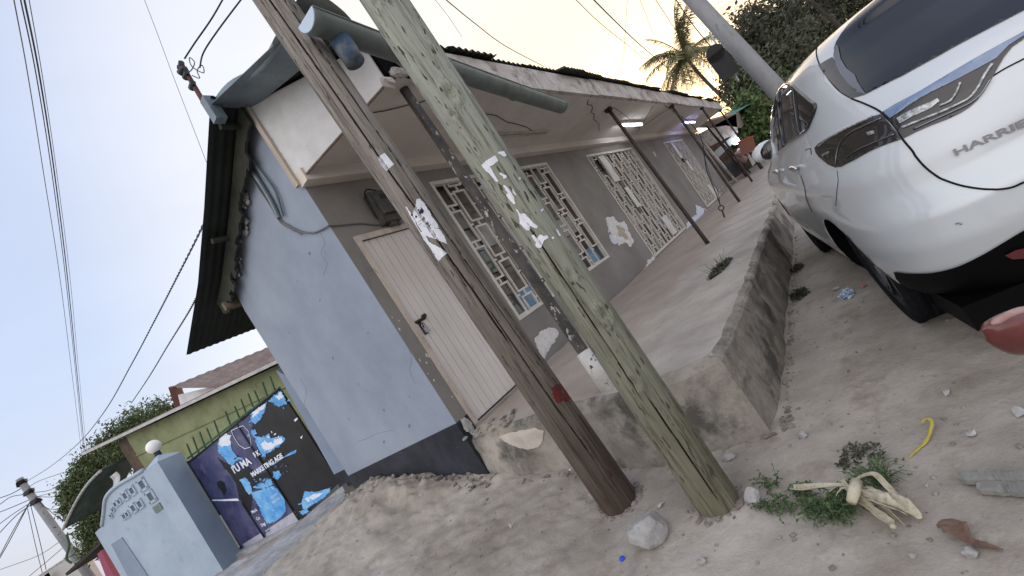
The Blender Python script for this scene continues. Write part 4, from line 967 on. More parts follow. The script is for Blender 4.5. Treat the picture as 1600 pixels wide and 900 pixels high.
for i in range(n): m.tube([V[3*i],V[3*i+3]],.035,6)
m.build('canopy_rim',M_galv,aw,True)
m=MB().tube(smoothpath([atd(p,12) for p in ((104,835),(108,852),(104,872),(112,880))]),.03,6); m.build('bracket',M_greenbar,aw)
# brown roofed house
bh=thing('brown_roofed_house',atd((350,600),14),'white walled house with brown corrugated roof behind the green house','house')
a=atd((262,606),14); b=atd((425,540),14); c=atd((470,565),13); d=atd((335,605),12.6)
V=[];fs=[];n=60
def lerp2(s,t): return a.lerp(b,s).lerp(d.lerp(c,s),t)
for i in range(n+1):
    for j in range(5): V.append(lerp2(i/n*1.4,j/4)+Vector((0,0,.014*math.sin(i*1.6))))
for i in range(n):
    for j in range(4): q=i*5+j; fs.append((q,q+1,q+6,q+5))
o=build('roof',V,fs,M_brownroof,bh,True); o.modifiers.new('t','SOLIDIFY').thickness=.02
q=[atd(p,13.6) for p in ((278,617),(340,602),(350,640),(286,650))]; MB().prism(q,Vector((.5,1.2,0))).build('wall',M_white,bh)
q=[atd(p,13.7) for p in ((263,606),(272,604),(290,644),(276,645))]; MB().prism(q,Vector((.3,.5,0))).build('gable_board',mat('red_brown_board',(.09,.035,.03),rough=.8),bh)
q=[atd(p,13.9) for p in ((268,616),(280,614),(290,650),(276,650))]; MB().prism(q,Vector((.5,1.0,0))).build('dark_gable',M_recess,bh)
# far pale building and small roof at bottom left
fwb=thing('pale_building',atd((90,900),30),'pale flat roofed building far off at bottom left','building')
a=atd((55,905),30);b=atd((115,866),30)
MB().prism([a,b,Vector((b.x,b.y,0)),Vector((a.x,a.y,0))],Vector((1,4,0))).build('wall',mat('pale_far_wall',(.42,.41,.40),rough=.9),fwb)
MB().tube([a+Vector((0,0,.05)),b+Vector((0,0,.05))],.06,6).build('roof_edge',M_galv,fwb)
q=[atd(p,29.5) for p in ((66,902),(73,896),(78,906),(70,912))]; MB().prism(q,Vector((.1,.1,0))).build('window',M_dark,fwb)
sh=thing('small_roof_shelter',atd((150,850),13),'small dark roofed shelter with magenta side beyond the garden wall','shelter')
a=atd((104,900),13);b=atd((160,848),13)
MB().prism([a,b,b-nn*1.5,a-nn*1.5],Vector((0,0,.08))).build('roof',M_roof,sh)
q=[atd(p,12.8) for p in ((152,866),(158,860),(180,905),(168,908))]; MB().prism(q,Vector((.3,.6,0))).build('side_panel',M_mag,sh)
# ------------------------------------------------------------ next shop, beyond the veranda
sx=23.2
shop=thing('open_shop',(sx,3,.5),'small open fronted shop with a pale sign board at the far end of the veranda','shop')
MB().box((sx+3,-.5,0),(sx+3.2,7,3.4)).build('back_wall',M_recess,shop)
MB().box((sx-.0,-.3,.0),(sx+3,6.8,.75)).build('raised_floor',M_conc,shop)
MB().box((sx-.35,-.3,0),(sx,6.8,.62)).build('front_step',M_ramp,shop)
def sxp(px,py): return onx((px,py),sx)
q=[sxp(*p) for p in ((1116,237),(1150,207),(1152,217),(1120,249))]; MB().prism(q,(.08,0,0)).build('sign_board',M_sign,shop)
q=[sxp(*p) for p in ((1128,262),(1155,245),(1168,262),(1142,282))]; MB().prism(q,(.5,0,0)).build('counter',mat('dark_counter',(.05,.052,.06),rough=.6),shop)
q=[sxp(*p) for p in ((1085,200),(1102,190),(1150,178),(1158,200),(1135,196),(1110,200))]; MB().prism(q,(2.6,0,.2)).build('roof',M_brownroof,shop)
q=[sxp(*p) for p in ((1082,214),(1150,178),(1153,207),(1098,234))]; MB().prism(q,(.1,0,0)).build('lintel',M_fasc,shop)
q=[sxp(*p) for p in ((1165,237),(1172,233),(1184,250),(1176,260))]; MB().prism(q,(.5,0,0)).build('side_wall',M_board,shop)
for k,(a,b,r,mm,lab) in enumerate([((1090,208),(1151,281),.06,M_fasc,'pale shop post'),((1106,196),(1165,271),.04,M_iron,None),((1113,205),(1171,266),.035,M_iron,None)]):
    A=sxp(*a);B=sxp(*b); A.x-=.4; B.x-=.4; o=MB().tube([B-(A-B)*.05,A],r,10).build('shop_post',mm,shop,True)
    if lab: o['label']=lab
c=sxp(1151,220); t=thing('shop_lamp',c,'bright white lamp glowing inside the open shop','lamp')
m=MB().blob(c-Vector((.25,0,0)),.17,.17,.15,2,.1,2); m.build('bulb',mat('lit_bulb',(.9,.9,.9),emit=((.8,.85,1.0),9)),t,True)
MB().tube([c-Vector((.25,0,-.1)),c-Vector((.25,0,-.35))],.03,8).build('lamp_holder',M_board,t)
c=sxp(1157,239); m=MB()
for i,(dy,dz,r) in enumerate(((0,0,.22),(.18,-.12,.17),(-.2,-.1,.17),(.05,-.28,.2))): m.blob(c+Vector((-.2,dy,dz)),r*.7,r,r,i,.5,2)
tag(m.build('cloth_bundle',M_pink,None,True),'pink and white cloth bundle hanging at the shop front under the lamp','bundle')
c=sxp(1172,226); t=thing('orange_crate',c-Vector((1.2,0,.3)),'orange plastic crate raised beside the shop near the car mirror','crate'); 
c=c-Vector((1.2,0,0)); dd=Vector((0,.9,.25)).normalized(); e2=Vector((0,-.25,.9)).normalized()
MB().obox(c,Vector((1,0,0)),dd,e2,.25,.27,.27).build('crate_body',M_orange,t); MB().obox(c+e2*.29,Vector((1,0,0)),dd,e2,.27,.30,.03).build('crate_rim',mat('dark_orange',(.35,.08,.03),rough=.6),t)
MB().tube([(c.x,c.y,.1),(c.x,c.y,c.z-.3)],.04,8).build('crate_stand',M_iron,t)
pa=thing('market_umbrella',sxp(1140,200),'teal market umbrella open behind the shop roof','umbrella')
c=onx((1141,181),25.5); V=[c+Vector((0,0,.18))];fs=[]; n=12
for i in range(n): a=2*math.pi*i/n; V.append(c+Vector((math.cos(a)*1.0,math.sin(a)*1.0,-.12)))
for i in range(n): fs.append((0,1+i,1+(i+1)%n))
o=build('canopy',V,fs,M_teal,pa); o.modifiers.new('t','SOLIDIFY').thickness=.02
MB().tube([(c.x,c.y,.4),(c.x,c.y,c.z+.2)],.03,8).build('pole',M_iron,pa)
# ------------------------------------------------------------ trees
def crown(blobs,n,size,seed,droop=.3,asp=.45,rad=None):
    rg=random.Random(seed); V=[];fs=[]
    for (c,rx,ry,rz,w) in blobs:
        c=Vector(c); k=int(n*w)
        for cl in range(max(1,k//14)):
            while True:
                p=Vector((rg.uniform(-1,1),rg.uniform(-1,1),rg.uniform(-1,1)))
                if .25<p.length<1: break
            f=1+.75*mn.noise(p*2.3+Vector((seed,0,0))); cc=c+Vector((p.x*rx,p.y*ry,p.z*rz))*f; sp=size*2.4
            for j in range(14):
                q=cc+Vector((rg.gauss(0,1),rg.gauss(0,1),rg.gauss(0,.8)))*sp*.6
                a=Vector((rg.gauss(0,1),rg.gauss(0,1),rg.gauss(0,1)-droop)).normalized(); b=a.cross(Vector((rg.gauss(0,1),rg.gauss(0,1),rg.gauss(0,1)))).normalized()
                s=size*rg.uniform(.4,1.6); m=len(V); V+=[q,q+a*s*.5+b*s*asp*.5,q+a*s,q+a*s*.5-b*s*asp*.5]; fs.append((m,m+1,m+2,m+3))
    return V,fs
def limbs(m,base,ends,r,rg):
    for e in ends:
        e=Vector(e); mid=base.lerp(e,.5)+Vector((rg.uniform(-.3,.3),rg.uniform(-.3,.3),.2)); m.tube(smoothpath([base,mid,e],4),[r*(1-.8*i/8) for i in range(9)],6)
def tree(name,label,base,fork,blobs,n,size,m,seed,r=.25,group=None,asp=.45):
    t=thing(name,base,label,'tree',group); base=Vector(base); fork=Vector(fork); rg=random.Random(seed)
    mb=MB().tube(smoothpath([base-Vector((0,0,.2)),base.lerp(fork,.5)+Vector((.1,.1,0)),fork],4),[r*(1-.35*i/8) for i in range(9)],10)
    limbs(mb,fork,[b[0] for b in blobs],r*.55,rg); mb.build('trunk',M_bark,t,True)
    V,fs=crown(blobs,n,size,seed,asp=asp); build('crown',V,fs,m,t); return t
D=27
bl=[]
for (x,y,r,w) in ((1175,55,1.7,1),(1215,40,2.2,1.2),(1265,25,2.4,1.3),(1320,5,2.4,1),(1360,-20,2.2,.8),(1190,100,1.8,1),(1230,95,2.0,1.2),(1160,130,1.2,.8),(1180,160,1.5,1),(1290,70,2,.8),(1165,80,1.1,.6)):
    c=atd((x,y),D+rnd.uniform(-1,2)); bl.append((c,r,r,r*.85,w))
tb=atd((1215,180),D+1); tb.z=0
tree('dense_tree','large dark dense tree behind the leaning grey pole and the white car',tb,tb+Vector((0,0,3.0)),bl,3400,.26,M_leafd,11,.5)
# bare branching tree in front of it
bt=thing('bare_tree',tb+Vector((-3,1.6,0)),'leafless twiggy tree spreading over the dark tree','tree')
m=MB(); rg=random.Random(2)
def twig(p,d,L,r,depth):
    q=p+d*L; mid=p+d*L*.5+Vector((rg.uniform(-.12,.12),rg.uniform(-.12,.12),rg.uniform(-.1,.1)))*L; m.tube([p,mid,q],[r,r*.85,r*.65],5,cap=False)
    if depth==0: return
    for k in range(3 if depth>1 else 4):
        nd=(d+Vector((rg.uniform(-.8,.8),rg.uniform(-.8,.8),rg.uniform(-.5,.7)))).normalized(); twig(q if k else mid,nd,L*rg.uniform(.55,.8),r*.6,depth-1)
b0=atd((1330,40),21); g0=Vector((b0.x+.5,b0.y,0)); f0=atd((1235,-25),21); m.tube([g0,b0.lerp(g0,.4),f0],[.14,.11,.07],8)
for e in ((1160,20),(1175,-10),(1130,-30),(1200,-40),(1250,-30),(1160,55),(1230,60),(1290,30),(1100,-20)):
    d=(atd(e,21)-f0); L=d.length; twig(f0,d.normalized(),L*.45,.035,4)
m.build('branches',mat('dark_twig',(.05,.042,.036),rough=.9),bt)
# hedge trees lower right
bl=[(atd((x,y),22),r,r,r,1) for x,y,r in ((1185,165,1.1),(1205,190,1.2),(1175,195,.8),(1195,215,1.2),(1215,160,1.2),(1160,205,.5))]
tb=atd((1205,215),22); tb.z=0
tree('leafy_bush','mid green leafy bush right of the shop behind the car mirror',tb,tb+Vector((0,0,1)),bl,1500,.22,M_leafm,5,.1)
# small fence of pale slats seen through the green
t=MB(); 
for i in range(7):
    p=atd((1157+i*3.2,178+i*4.2),24); t.obox(p,Vector((1,0,0)),Vector((0,1,0)),Vector((0,0,1)),.04,.05,.75)
t.tube([atd((1157,172),24),atd((1178,205),24)],.04,6)
tag(t.build('slat_fence',M_board),'short row of pale upright slats between shop roof and green bush','fence')
# left tree
bl=[(atd((x,y),19),r,r,r*.8,1) for x,y,r in ((258,652,.85),(225,662,.9),(195,682,.85),(168,703,.75),(145,728,.6),(130,748,.45),(118,768,.4),(128,778,.5),(150,825,.55),(152,848,.5),(260,680,1.2),(210,700,1.1),(145,800,.45),(120,790,.3),(165,730,.7))]
tb=atd((150,830),19); tb.z=0
tree('feathery_tree','feathery green tree rising behind the green house at left',tb,tb+Vector((0,0,1.5)),bl,2600,.13,M_leaf,21,.12,asp=.4)
# palm
def palm():
    c=atd((1071,88),32); bs=Vector((c.x+1.3,c.y-.4,0)); t=thing('coconut_palm',bs,'coconut palm with drooping fronds above the far end of the roof','palm tree')
    pts=smoothpath([bs,bs.lerp(c,.4)+Vector((.5,-.3,0)),bs.lerp(c,.8)+Vector((.2,0,0)),c],6); MB().tube(pts,[.15-.05*i/(len(pts)-1) for i in range(len(pts))],10).build('trunk',M_bark,t,True)
    rg=random.Random(14); V=[];fs=[]; st=MB()
    for k in range(44):
        az=2*math.pi*k*.38+rg.uniform(-.15,.15); el=rg.uniform(-.35,1.4); L=rg.uniform(3.1,4.3); P=[]; d=Vector((math.cos(az)*math.cos(el),math.sin(az)*math.cos(el),math.sin(el))); p=c.copy()
        for i in range(14):
            P.append(p.copy()); p=p+d*L/14; d=(d+Vector((0,0,-.085-.03*(i>6)))).normalized()
        st.tube(P,[.04*(1-i/15) for i in range(14)],4,cap=False)
        for i in range(1,14):
            dd=(P[i]-P[i-1]).normalized(); s=dd.cross(Vector((0,0,1))).normalized(); ll=.75*math.sin(math.pi*(i+1)/16)+.15
            for sg in (-1,1):
                for z in range(3):
                    a=P[i-1].lerp(P[i],z/3); tip=a+s*sg*ll*.75+dd*ll*.45+Vector((0,0,-.45*ll*rg.uniform(.5,1.5))); n=len(V); V+=[a,a+dd*.07,tip+dd*.01,tip]; fs.append((n,n+1,n+2,n+3))
    st.build('frond_stem',M_palm,t); build('fronds',V,fs,M_palm,t)
    m=MB()
    for i in range(6): m.blob(c+Vector((rg.uniform(-.3,.3),rg.uniform(-.3,.3),-.25)),.16,.16,.18,i,.1,2)
    m.build('coconuts',M_leafm,t,True)
palm()
# ------------------------------------------------------------ leaning pole behind the car, with its cable box
A=atd((1072,-14),9.2); B=atd((1207,133),8.8); d=(B-A).normalized(); k=(B.z)/-d.z; base=B+d*k
lpole=thing('utility_pole',(base.x,base.y,0),'thick leaning grey pole rising behind the white car roof','utility pole')
pts=[base+d*.3]+[base-d*s for s in np.arange(0,9,.35)]; MB().tube(pts,[.185*(1-.012*i)*(1+.05*mn.noise(Vector((i*.8,0,0)))) for i in range(len(pts))],28).build('shaft',M_conp,lpole,True)
m=MB(); c=B.lerp(A,.45); ax=(A-B).normalized()
cb=atd((1128,98),8.6); u=ax; v=Vector(ray((1128,98))).normalized().cross(u).normalized(); w_=u.cross(v)
tb=thing('cable_box',cb,'black cable joint box with domed top hanging beside the leaning grey pole','cable box')
U=atd((1112,78),8.6)-atd((1143,121),8.6); U.normalize(); Vv=Vector(ray((1128,98))).normalized(); Wd=U.cross(Vv).normalized(); Vv=Wd.cross(U)
MB().obox(cb-U*.05,U,Vv,Wd,.26,.12,.165).build('box_body',M_bblack,tb)
MB().tube([cb+U*.20-Wd*.0-Vv*.12,cb+U*.20+Vv*.12],.165,20).build('box_dome',M_bblack,tb)
a=atd((1108,50),8.6); b=atd((1154,126),8.6); MB().tube([a,b],.018,6).build('hanger_rod',M_galv,tb)
# ------------------------------------------------------------ overhead cables
def cable(label,pts,r,depths,m=None,twist=False,nm='overhead_cable',n=10,grp=None):
    P=[atd(p,d) for p,d in zip(pts,depths)]; S=smoothpath(P,n); mb=MB()
    if twist:
        L=0; A=[];B=[]
        D=[]
        for i in range(len(S)-1):
            seg=(S[i+1]-S[i]).length; kk=max(1,int(seg/.05)); 
            for j in range(kk): D.append(S[i].lerp(S[i+1],j/kk))
        for i,p in enumerate(D):
            d=(D[min(i+1,len(D)-1)]-D[max(0,i-1)]).normalized(); a=d.cross(Vector((0,0,1))).normalized(); b=d.cross(a); t=i*.05*2*math.pi/.28
            A.append(p+(a*math.cos(t)+b*math.sin(t))*r*.8); B.append(p-(a*math.cos(t)+b*math.sin(t))*r*.8)
        mb.tube(A,r*.7,4,cap=False); mb.tube(B,r*.7,4,cap=False)
    else: mb.tube(S,r,5)
    return tag(mb.build(nm,m or M_cable),label,'cable',grp)
dl=[6,8,11,15,21,30]
cable('thickest black overhead line crossing the sky at far left',[(34,-20),(62,120),(85,270),(105,430),(120,580),(134,720)],.013,dl)
cable('thin overhead line just left of the thick black line',[(18,-20),(44,120),(68,270),(93,430),(112,580),(129,720)],.008,dl,M_cableg)
cable('second black line clinging close to the thick far left line',[(28,-20),(57,120),(81,270),(102,430),(118,580),(132,720)],.009,dl)
cable('fine pale line just right of the thick far left line',[(42,-20),(68,130),(90,280),(110,440),(124,590),(137,720)],.006,dl,M_cableg)
md=MD
cable('twisted black cable sagging from the roof corner to the far left pole',[(331,322),(306,375),(278,430),(243,498),(205,570),(165,640),(125,690),(80,728),(42,752)],.011,[5.2,6,7,9,11,14,18,22,25],twist=True)
cable('second twisted cable dropping from the roof edge behind the feathery tree',[(312,455),(292,492),(262,540),(232,590),(205,630)],.011,[6,7.5,9.5,12,15],twist=True)
cable('thin wire passing behind the roof mast to the top edge',[(222,-10),(245,50),(268,112),(298,190),(326,262)],.004,[7,7,7,7,7],M_cableg)
cable('left of two black service wires rising from the roof mast',[(288,92),(305,66),(330,30),(352,-8)],.009,[md]*4)
cable('right of two black service wires rising from the roof mast',[(312,106),(318,82),(340,48),(382,-8)],.009,[md]*4)
cable('short wire dropping behind the brown pole at the top',[(462,-10),(452,8),(446,20)],.009,[4.5]*3)
cable('long black wire slanting from the top toward the palm, left of the others',[(690,-6),(740,35),(790,72),(850,104)],.010,[7,9,11.5,15])
cable('faint wire slanting above the veranda roof',[(672,-10),(700,25),(722,58)],.004,[7,8,9],M_cableg)
cable('paired black wire from the top edge to the palm crown',[(918,-10),(960,32),(1000,70),(1045,108)],.017,[9,12,16,24])
cable('thinner wire left of the paired black wire by the palm',[(890,-10),(940,38),(990,78),(1040,118)],.009,[9,12,16,24])
cable('wavy thin wire hanging down the bright sky',[(981,-8),(978,30),(976,62),(974,90),(966,118)],.006,[12,12.5,13,13.5,14],M_cableg)
cable('thin wire reaching down to the palm crown from the top edge',[(996,-10),(1012,30),(1028,75)],.008,[14,16,20])
cable('black wire crossing in front of the palm fronds',[(1018,-10),(1038,20),(1060,52),(1100,95),(1139,150)],.008,[10,11,12,13,15])
cable('black wire running along beside the leaning grey pole',[(1050,-10),(1080,35),(1110,72),(1150,118)],.010,[8.6]*4)
# far left pole with its web of lines
a=atd((30,748),25); b=atd((125,880),25); d=(b-a).normalized(); base=b+d*(b.z/-d.z)
fp=thing('utility_pole',(base.x,base.y,0),'slender grey pole carrying a web of wires at far left','utility pole')
MB().tube([base,a],[.22,.16],12).build('shaft',M_conp,fp,True)
m=MB()
for t in (.05,.16,.27): c=a.lerp(b,t); m.blob(c,.28,.28,.22,int(t*50),.5,1)
m.build('clamp',M_bblack,fp)
web=[((38,760),(0,778)),((44,772),(18,776),(0,788)),((48,780),(20,792),(0,800)),((50,784),(22,802),(0,818)),((52,786),(25,806),(0,832)),((48,782),(20,830),(0,868)),((46,786),(15,845),(-5,880)),((40,765),(60,752),(100,738)),((45,770),(80,765),(118,742)),((50,778),(80,770),(115,758)),((52,776),(85,776),(110,768)),((58,785),(80,796),(104,792)),((60,783),(90,808),(105,815)),((42,790),(55,850),(66,895)),((48,790),(62,845),(72,890)),((95,845),(60,868),(0,890)),((105,850),(70,880),(40,905))]
for i,pp in enumerate(web):
    pp=list(pp)
    if len(pp)==2: pp=[pp[0],((pp[0][0]+pp[1][0])/2,(pp[0][1]+pp[1][1])/2+2),pp[1]]
    kind_=0 if i<7 else 1 if i<13 else 2 if i<15 else 3
    first=(0,7,13,15)[kind_]; o_=('highest','second highest','third highest','fourth','third lowest','second lowest','lowest')
    nth={0:o_,1:('highest','second highest','third highest','third lowest','second lowest','lowest'),2:('left','right'),3:('upper','lower')}[kind_][i-first]
    lab=(nth+' of seven thin wires running left from the far left pole',nth+' of six thin wires running right from the far left pole',nth+' one of two slack wires hanging below the far left pole top',nth+' one of two thin wires leaving the far left pole halfway down')[kind_]
    cable(lab,pp,.022 if i<7 else .016,[25]*len(pp),M_cableg if i%2 else M_cable,nm='pole_wire',n=4,grp='thin wires around the far left pole')
# hanging cord with ring by the third post
P=[Vector((12.2,2.1,3.5))]+[atd(p,9.2) for p in ((1090,205),(1104,265),(1118,300),(1126,322))]
hc=thing('hanging_cord',P[-1],'thin dark cord with a ring hanging between the veranda posts','cord')
MB().tube(smoothpath(P),.010,5).build('cord',M_cable,hc); MB().tube(smoothpath([atd(p,9.2) for p in ((1128,328),(1133,342),(1138,356))]),.018,6).build('hook_rod',M_iron,hc)
c=atd((1127,325),9.2); MB().tube([c+Vector((0,math.cos(t)*.05,math.sin(t)*.05)) for t in np.linspace(0,6.28,13)],.012,5).build('ring',M_iron,hc)
MB().tube(smoothpath([atd(p,9.2) for p in ((1096,230),(1112,282),(1121,297),(1125,318))]),.006,5).build('second_cord',M_cable,hc)
# ------------------------------------------------------------ the parked car
YAW=.16
_c=onz((1412,507),0); cU=Vector((math.cos(YAW),math.sin(YAW),0)); cV=Vector((-math.sin(YAW),math.cos(YAW),0)); cO=_c-cV*.9
cO.z=0
car=thing('parked_car',cO,'white SUV with tinted windows parked close along the raised veranda platform','car')
def cw(u,v,z): return cO+cU*u+cV*v+Vector((0,0,z))
zk=[.20,.30,.38,.5,.62,.75,.85,.95,1.03,1.10,1.16,1.22,1.32,1.45,1.55,1.60,1.635,1.66,1.68,1.69]
wk=[.80,.86,.895,.915,.920,.920,.918,.922,.918,.90,.87,.835,.79,.735,.685,.645,.59,.50,.36,.12]
rk=[-.72,-.82,-.90,-.98,-1.03,-1.045,-.99,-.985,-.97,-.95,-.925,-.885,-.78,-.61,-.50,-.48,-.42,-.22,.2,.6]
fk=[3.35,3.45,3.60,3.68,3.70,3.62,3.55,3.40,3.15,2.75,2.25,2.05,1.85,1.55,1.32,1.2,1.08,.98,.9,.8]
ek=[5,5.5,6,6,6,5.6,5.2,4.8,4.6,4.4,4.3,4.2,4.1,4.0,3.8,3.6,3.2,2.9,2.5,2.2]
def csurf(th,z,off=0):      # th 0 = rear centre, pi/2 = left side, pi = front
    w=np.interp(z,zk,wk)+off; r=np.interp(z,zk,rk)-off; f_=np.interp(z,zk,fk)+off; e=np.interp(z,zk,ek)
    u0=np.clip(1.2,r+.35,f_-.3); c=math.cos(th); s=math.sin(th)
    u=u0-(u0-r)*abs(c)**(2/e) if c>0 else u0+(f_-u0)*abs(c)**(2/e); v=w*abs(s)**(2/e)*(1 if s>=0 else -1)
    # the shoulder crease over the rear wheel and the hollow below it
    if abs(v)>.5*w: v+=math.copysign(.010*math.exp(-((z-.97)/.05)**2)-.012*math.exp(-((z-.60)/.10)**2)*sst(.5,1.0,u)*sst(2.4,1.8,u),v)
    return cw(float(u),float(v),z)
def sthz(n):
    # even spacing in angle, denser at the corners through the superellipse
    out=[]
    for i in range(n): out.append(2*math.pi*i/n)
    return out
NT=220; zz=[]; 
zz=list(np.arange(.20,1.60,.025))+[1.60,1.62,1.64,1.655,1.67,1.68,1.687,1.69]
V=[];fs=[]
def warp(t):   # spend more samples near the corners (|cos| or |sin| small)
    return t-.20*math.sin(4*t)*-1*0+0*t
ths=[]
for i in range(NT):
    t=i/NT*4; q=int(t); s=t-q
    # map s in 0..1 to angle in the quadrant with clustering at both ends, where a superellipse jumps
    s2=s*s*(3-2*s); s3=.35*s+.65*s2*s2*(3-2*s2) if False else s2*.75+s*.25
    ths.append((q+s2)*math.pi/2)
for z in zz:
    for t in ths: V.append(csurf(t,z))
for i in range(len(zz)-1):
    for j in range(NT): fs.append((i*NT+j,i*NT+(j+1)%NT,(i+1)*NT+(j+1)%NT,(i+1)*NT+j))
fs=[f[::-1] for f in fs]
fs.append(tuple(range(NT))); fs.append(tuple(range(len(zz)*NT-1,(len(zz)-1)*NT-1,-1)))
body=build('body',V,fs,[M_car,M_carb],car,True)
bmx=bmesh.new(); bmx.from_mesh(body.data); bmesh.ops.recalc_face_normals(bmx,faces=bmx.faces); bmx.to_mesh(body.data); bmx.free()
# wheel arches
WB=2.66
def cylmesh(u,s,r,d0,d1,n=56):
    m=MB(); c0=cw(u,s*d0,.36);c1=cw(u,s*d1,.36); return m.tube([c0,c1],r,n)
cuts=[]
for u in (0,WB):
    for s in (1,-1):
        cut=cylmesh(u,s,.405,.60,1.2).build('cutter',M_carb,car); cuts.append(cut)
        md_=body.modifiers.new('arch','BOOLEAN'); md_.operation='DIFFERENCE'; md_.solver='EXACT'; md_.object=cut
        try: md_.material_mode='TRANSFER'
        except Exception: pass
bpy.context.view_layer.update()
dg=bpy.context.evaluated_depsgraph_get(); nm=bpy.data.meshes.new_from_object(body.evaluated_get(dg)); body.modifiers.clear(); body.data=nm
for c in cuts: bpy.data.objects.remove(c)
for i,mm in enumerate(nm.materials): pass
ci=[i for i,mm in enumerate(nm.materials) if mm==M_carb]
cb_=bvh_of([body])
# lower black cladding
def valance():
    V=[];fs=[];n=160; rows=7
    T=[i/(n)*2*math.pi for i in range(n+1)]
    T=ths+[2*math.pi]
    for i,t in enumerate(T):
        p=csurf(t,.4); l=p-cO; u=l.dot(cU); v=l.dot(cV)
        top=.335; 
        if math.cos(t)>0 and u<-.3: top=.335+.15*float(sst(-.42,-.50,u))+.085*float(sst(.80,.45,abs(v)))*float(sst(-.6,-.85,u))
        for r in range(rows):
            z=.19+(top-.19)*r/(rows-1); V.append(csurf(t,z,.006))
    for i in range(len(T)-1):
        for r in range(rows-1): q=i*rows+r; fs.append((q,q+rows,q+rows+1,q+1))
    # leave the wheel openings free
    ff=[]
    for f in fs:
        c=sum((V[i] for i in f),Vector((0,0,0)))/4-cO; u=c.dot(cU); v=c.dot(cV)
        if abs(v)>.6 and any(math.hypot(u-k,c.z-.36)<.41 for k in (0,WB)): continue
        ff.append(f)
    return build('lower_cladding',V,ff,M_carb,car,True)
valance()
MB().obox(cw(1.3,0,.24),cU,cV,Vector((0,0,1)),2.1,.78,.06).build('underbody',M_carb,car)
# wheels
def lathe(prof,c,ax,e1,e2,n=48):
    V=[];fs=[];k=len(prof)
    for i in range(n):
        a=2*math.pi*i/n
        for (r,h) in prof: V.append(c+ax*h+(e1*math.cos(a)+e2*math.sin(a))*r)
    for i in range(n):
        for j in range(k-1): fs.append((i*k+j,((i+1)%n)*k+j,((i+1)%n)*k+j+1,i*k+j+1))
    return V,fs
for u in (0,WB):
    for s in (1,-1):
        c=cw(u,s*.745,.355); ax=cV*s; e1=cU; e2=Vector((0,0,1)); w=thing('wheel',(0,0,0),None,None) if False else None
        r=.357
        V,fs=lathe([(.235,-.11),(.30,-.118),(.335,-.112),(r-.006,-.095),(r,-.07),(r,-.045),(r-.009,-.043),(r-.009,-.037),(r,-.035),(r,-.004),(r-.009,-.003),(r-.009,.003),(r,.004),(r,.035),(r-.009,.037),(r-.009,.043),(r,.045),(r,.07),(r-.006,.095),(.335,.112),(.30,.118),(.245,.112),(.238,.10)],c,ax,e1,e2,72)
        ty=build('wheel',V,fs,M_tyre,car,True)
        # tread blocks
        m=MB()
        for k in range(54):
            a=2*math.pi*k/54; d=e1*math.cos(a)+e2*math.sin(a); tn=ax.cross(d)
            for off in (-.082,.082): m.obox(c+ax*off+d*(r-.002),ax,tn,d,.017,.0155,.004)
        m.build('tread',M_tyre,ty)
        V,fs=lathe([(.242,-.10),(.225,-.09),(.222,.0),(.225,.07),(.238,.098),(.243,.105),(.232,.104),(.215,.085),(.21,.03)],c,ax,e1,e2,48)
        rim=MB().add(V,fs)
        for k in range(5):
            for dl in (-.13,.13):
                a=2*math.pi*k/5+.3; d=e1*math.cos(a)+e2*math.sin(a); d2=e1*math.cos(a+dl)+e2*math.sin(a+dl); tn=ax.cross(d2)
                p0=c+ax*.075+d*.05; p1=c+ax*.088+d2*.228; dd=(p1-p0).normalized(); rim.obox((p0+p1)/2,dd,ax,dd.cross(ax),(p1-p0).length/2,.012,.013)
        V,fs=lathe([(.0001,.088),(.045,.088),(.058,.078),(.06,.05)],c,ax,e1,e2,24); rim.add(V,fs)
        rim.build('rim',M_rim,ty,False)
        V,fs=lathe([(.0001,.02),(.15,.02),(.155,.0)],c,ax,e1,e2,32); build('brake_disc',V,fs,M_carb,ty)
# features surveyed on the body surface
def K1(pts): return [(1180+x/3.462,y/3.462) for x,y in pts]
def K2(pts): return [(1180+x/2.648,240+y/2.648) for x,y in pts]
def clingc(name,pts,off,m,parent=car,step=4): return cling(name,cb_,pts,step,off,m,parent)
def seam(name,pts,w,m=M_seam,off=.0015,parent=car):
    P=[]; 
    for p in smoothpath([Vector((a,b,0)) for a,b in pts],8):
        q=cast(cb_,(p.x,p.y),off)
        if q is not None and (not P or (q-P[-1]).length<.3): P.append(q)
    if len(P)>2: MB().tube(P,w,6).build(name,m,parent,True)
rg1=clingc('quarter_trim',K1([(345,352),(380,330),(420,308),(440,345),(470,400),(510,450),(560,500),(600,510),(560,522),(520,532),(470,500),(420,450),(375,400)]),.004,M_cargl)
rw=clingc('rear_window',K1([(430,262),(442,225),(470,180),(510,130),(560,82),(610,40),(650,5),(700,-40),(900,-200),(1500,-300),(1500,35),(1454,58),(1200,190),(1000,300),(800,410),(602,508),(560,455),(520,420),(480,370),(450,330)]),.005,M_cglass)
clingc('window_band',K1([(440,245),(455,248),(470,320),(500,370),(545,405),(562,445),(604,508),(560,500),(510,452),(470,402),(445,350),(430,300)]),.008,mat('grey_window_band',(.10,.11,.14),rough=.3,coat=.5))
clingc('wiper_highlight',K1([(600,472),(620,450),(650,425),(690,400),(712,396),(708,410),(680,430),(640,452),(606,476)]),.012,mat('interior_reflection_sticker',(.35,.42,.45),rough=.4),step=2) if False else None
sw=clingc('side_window',K1([(100,700),(106,620),(118,550),(135,495),(160,465),(180,455),(205,462),(235,490),(270,520),(300,545),(330,575),(318,620),(300,660),(278,702),(240,730),(200,760),(160,795),(122,832),(108,800),(100,760)]),.004,M_cglass)
seam('window_pillar',K1([(210,475),(215,520),(222,590),(232,660),(246,722)]),.012,M_cargl,.006)
seam('window_pillar',K1([(135,500),(132,560),(138,640),(148,720),(164,790)]),.016,M_cargl,.006)
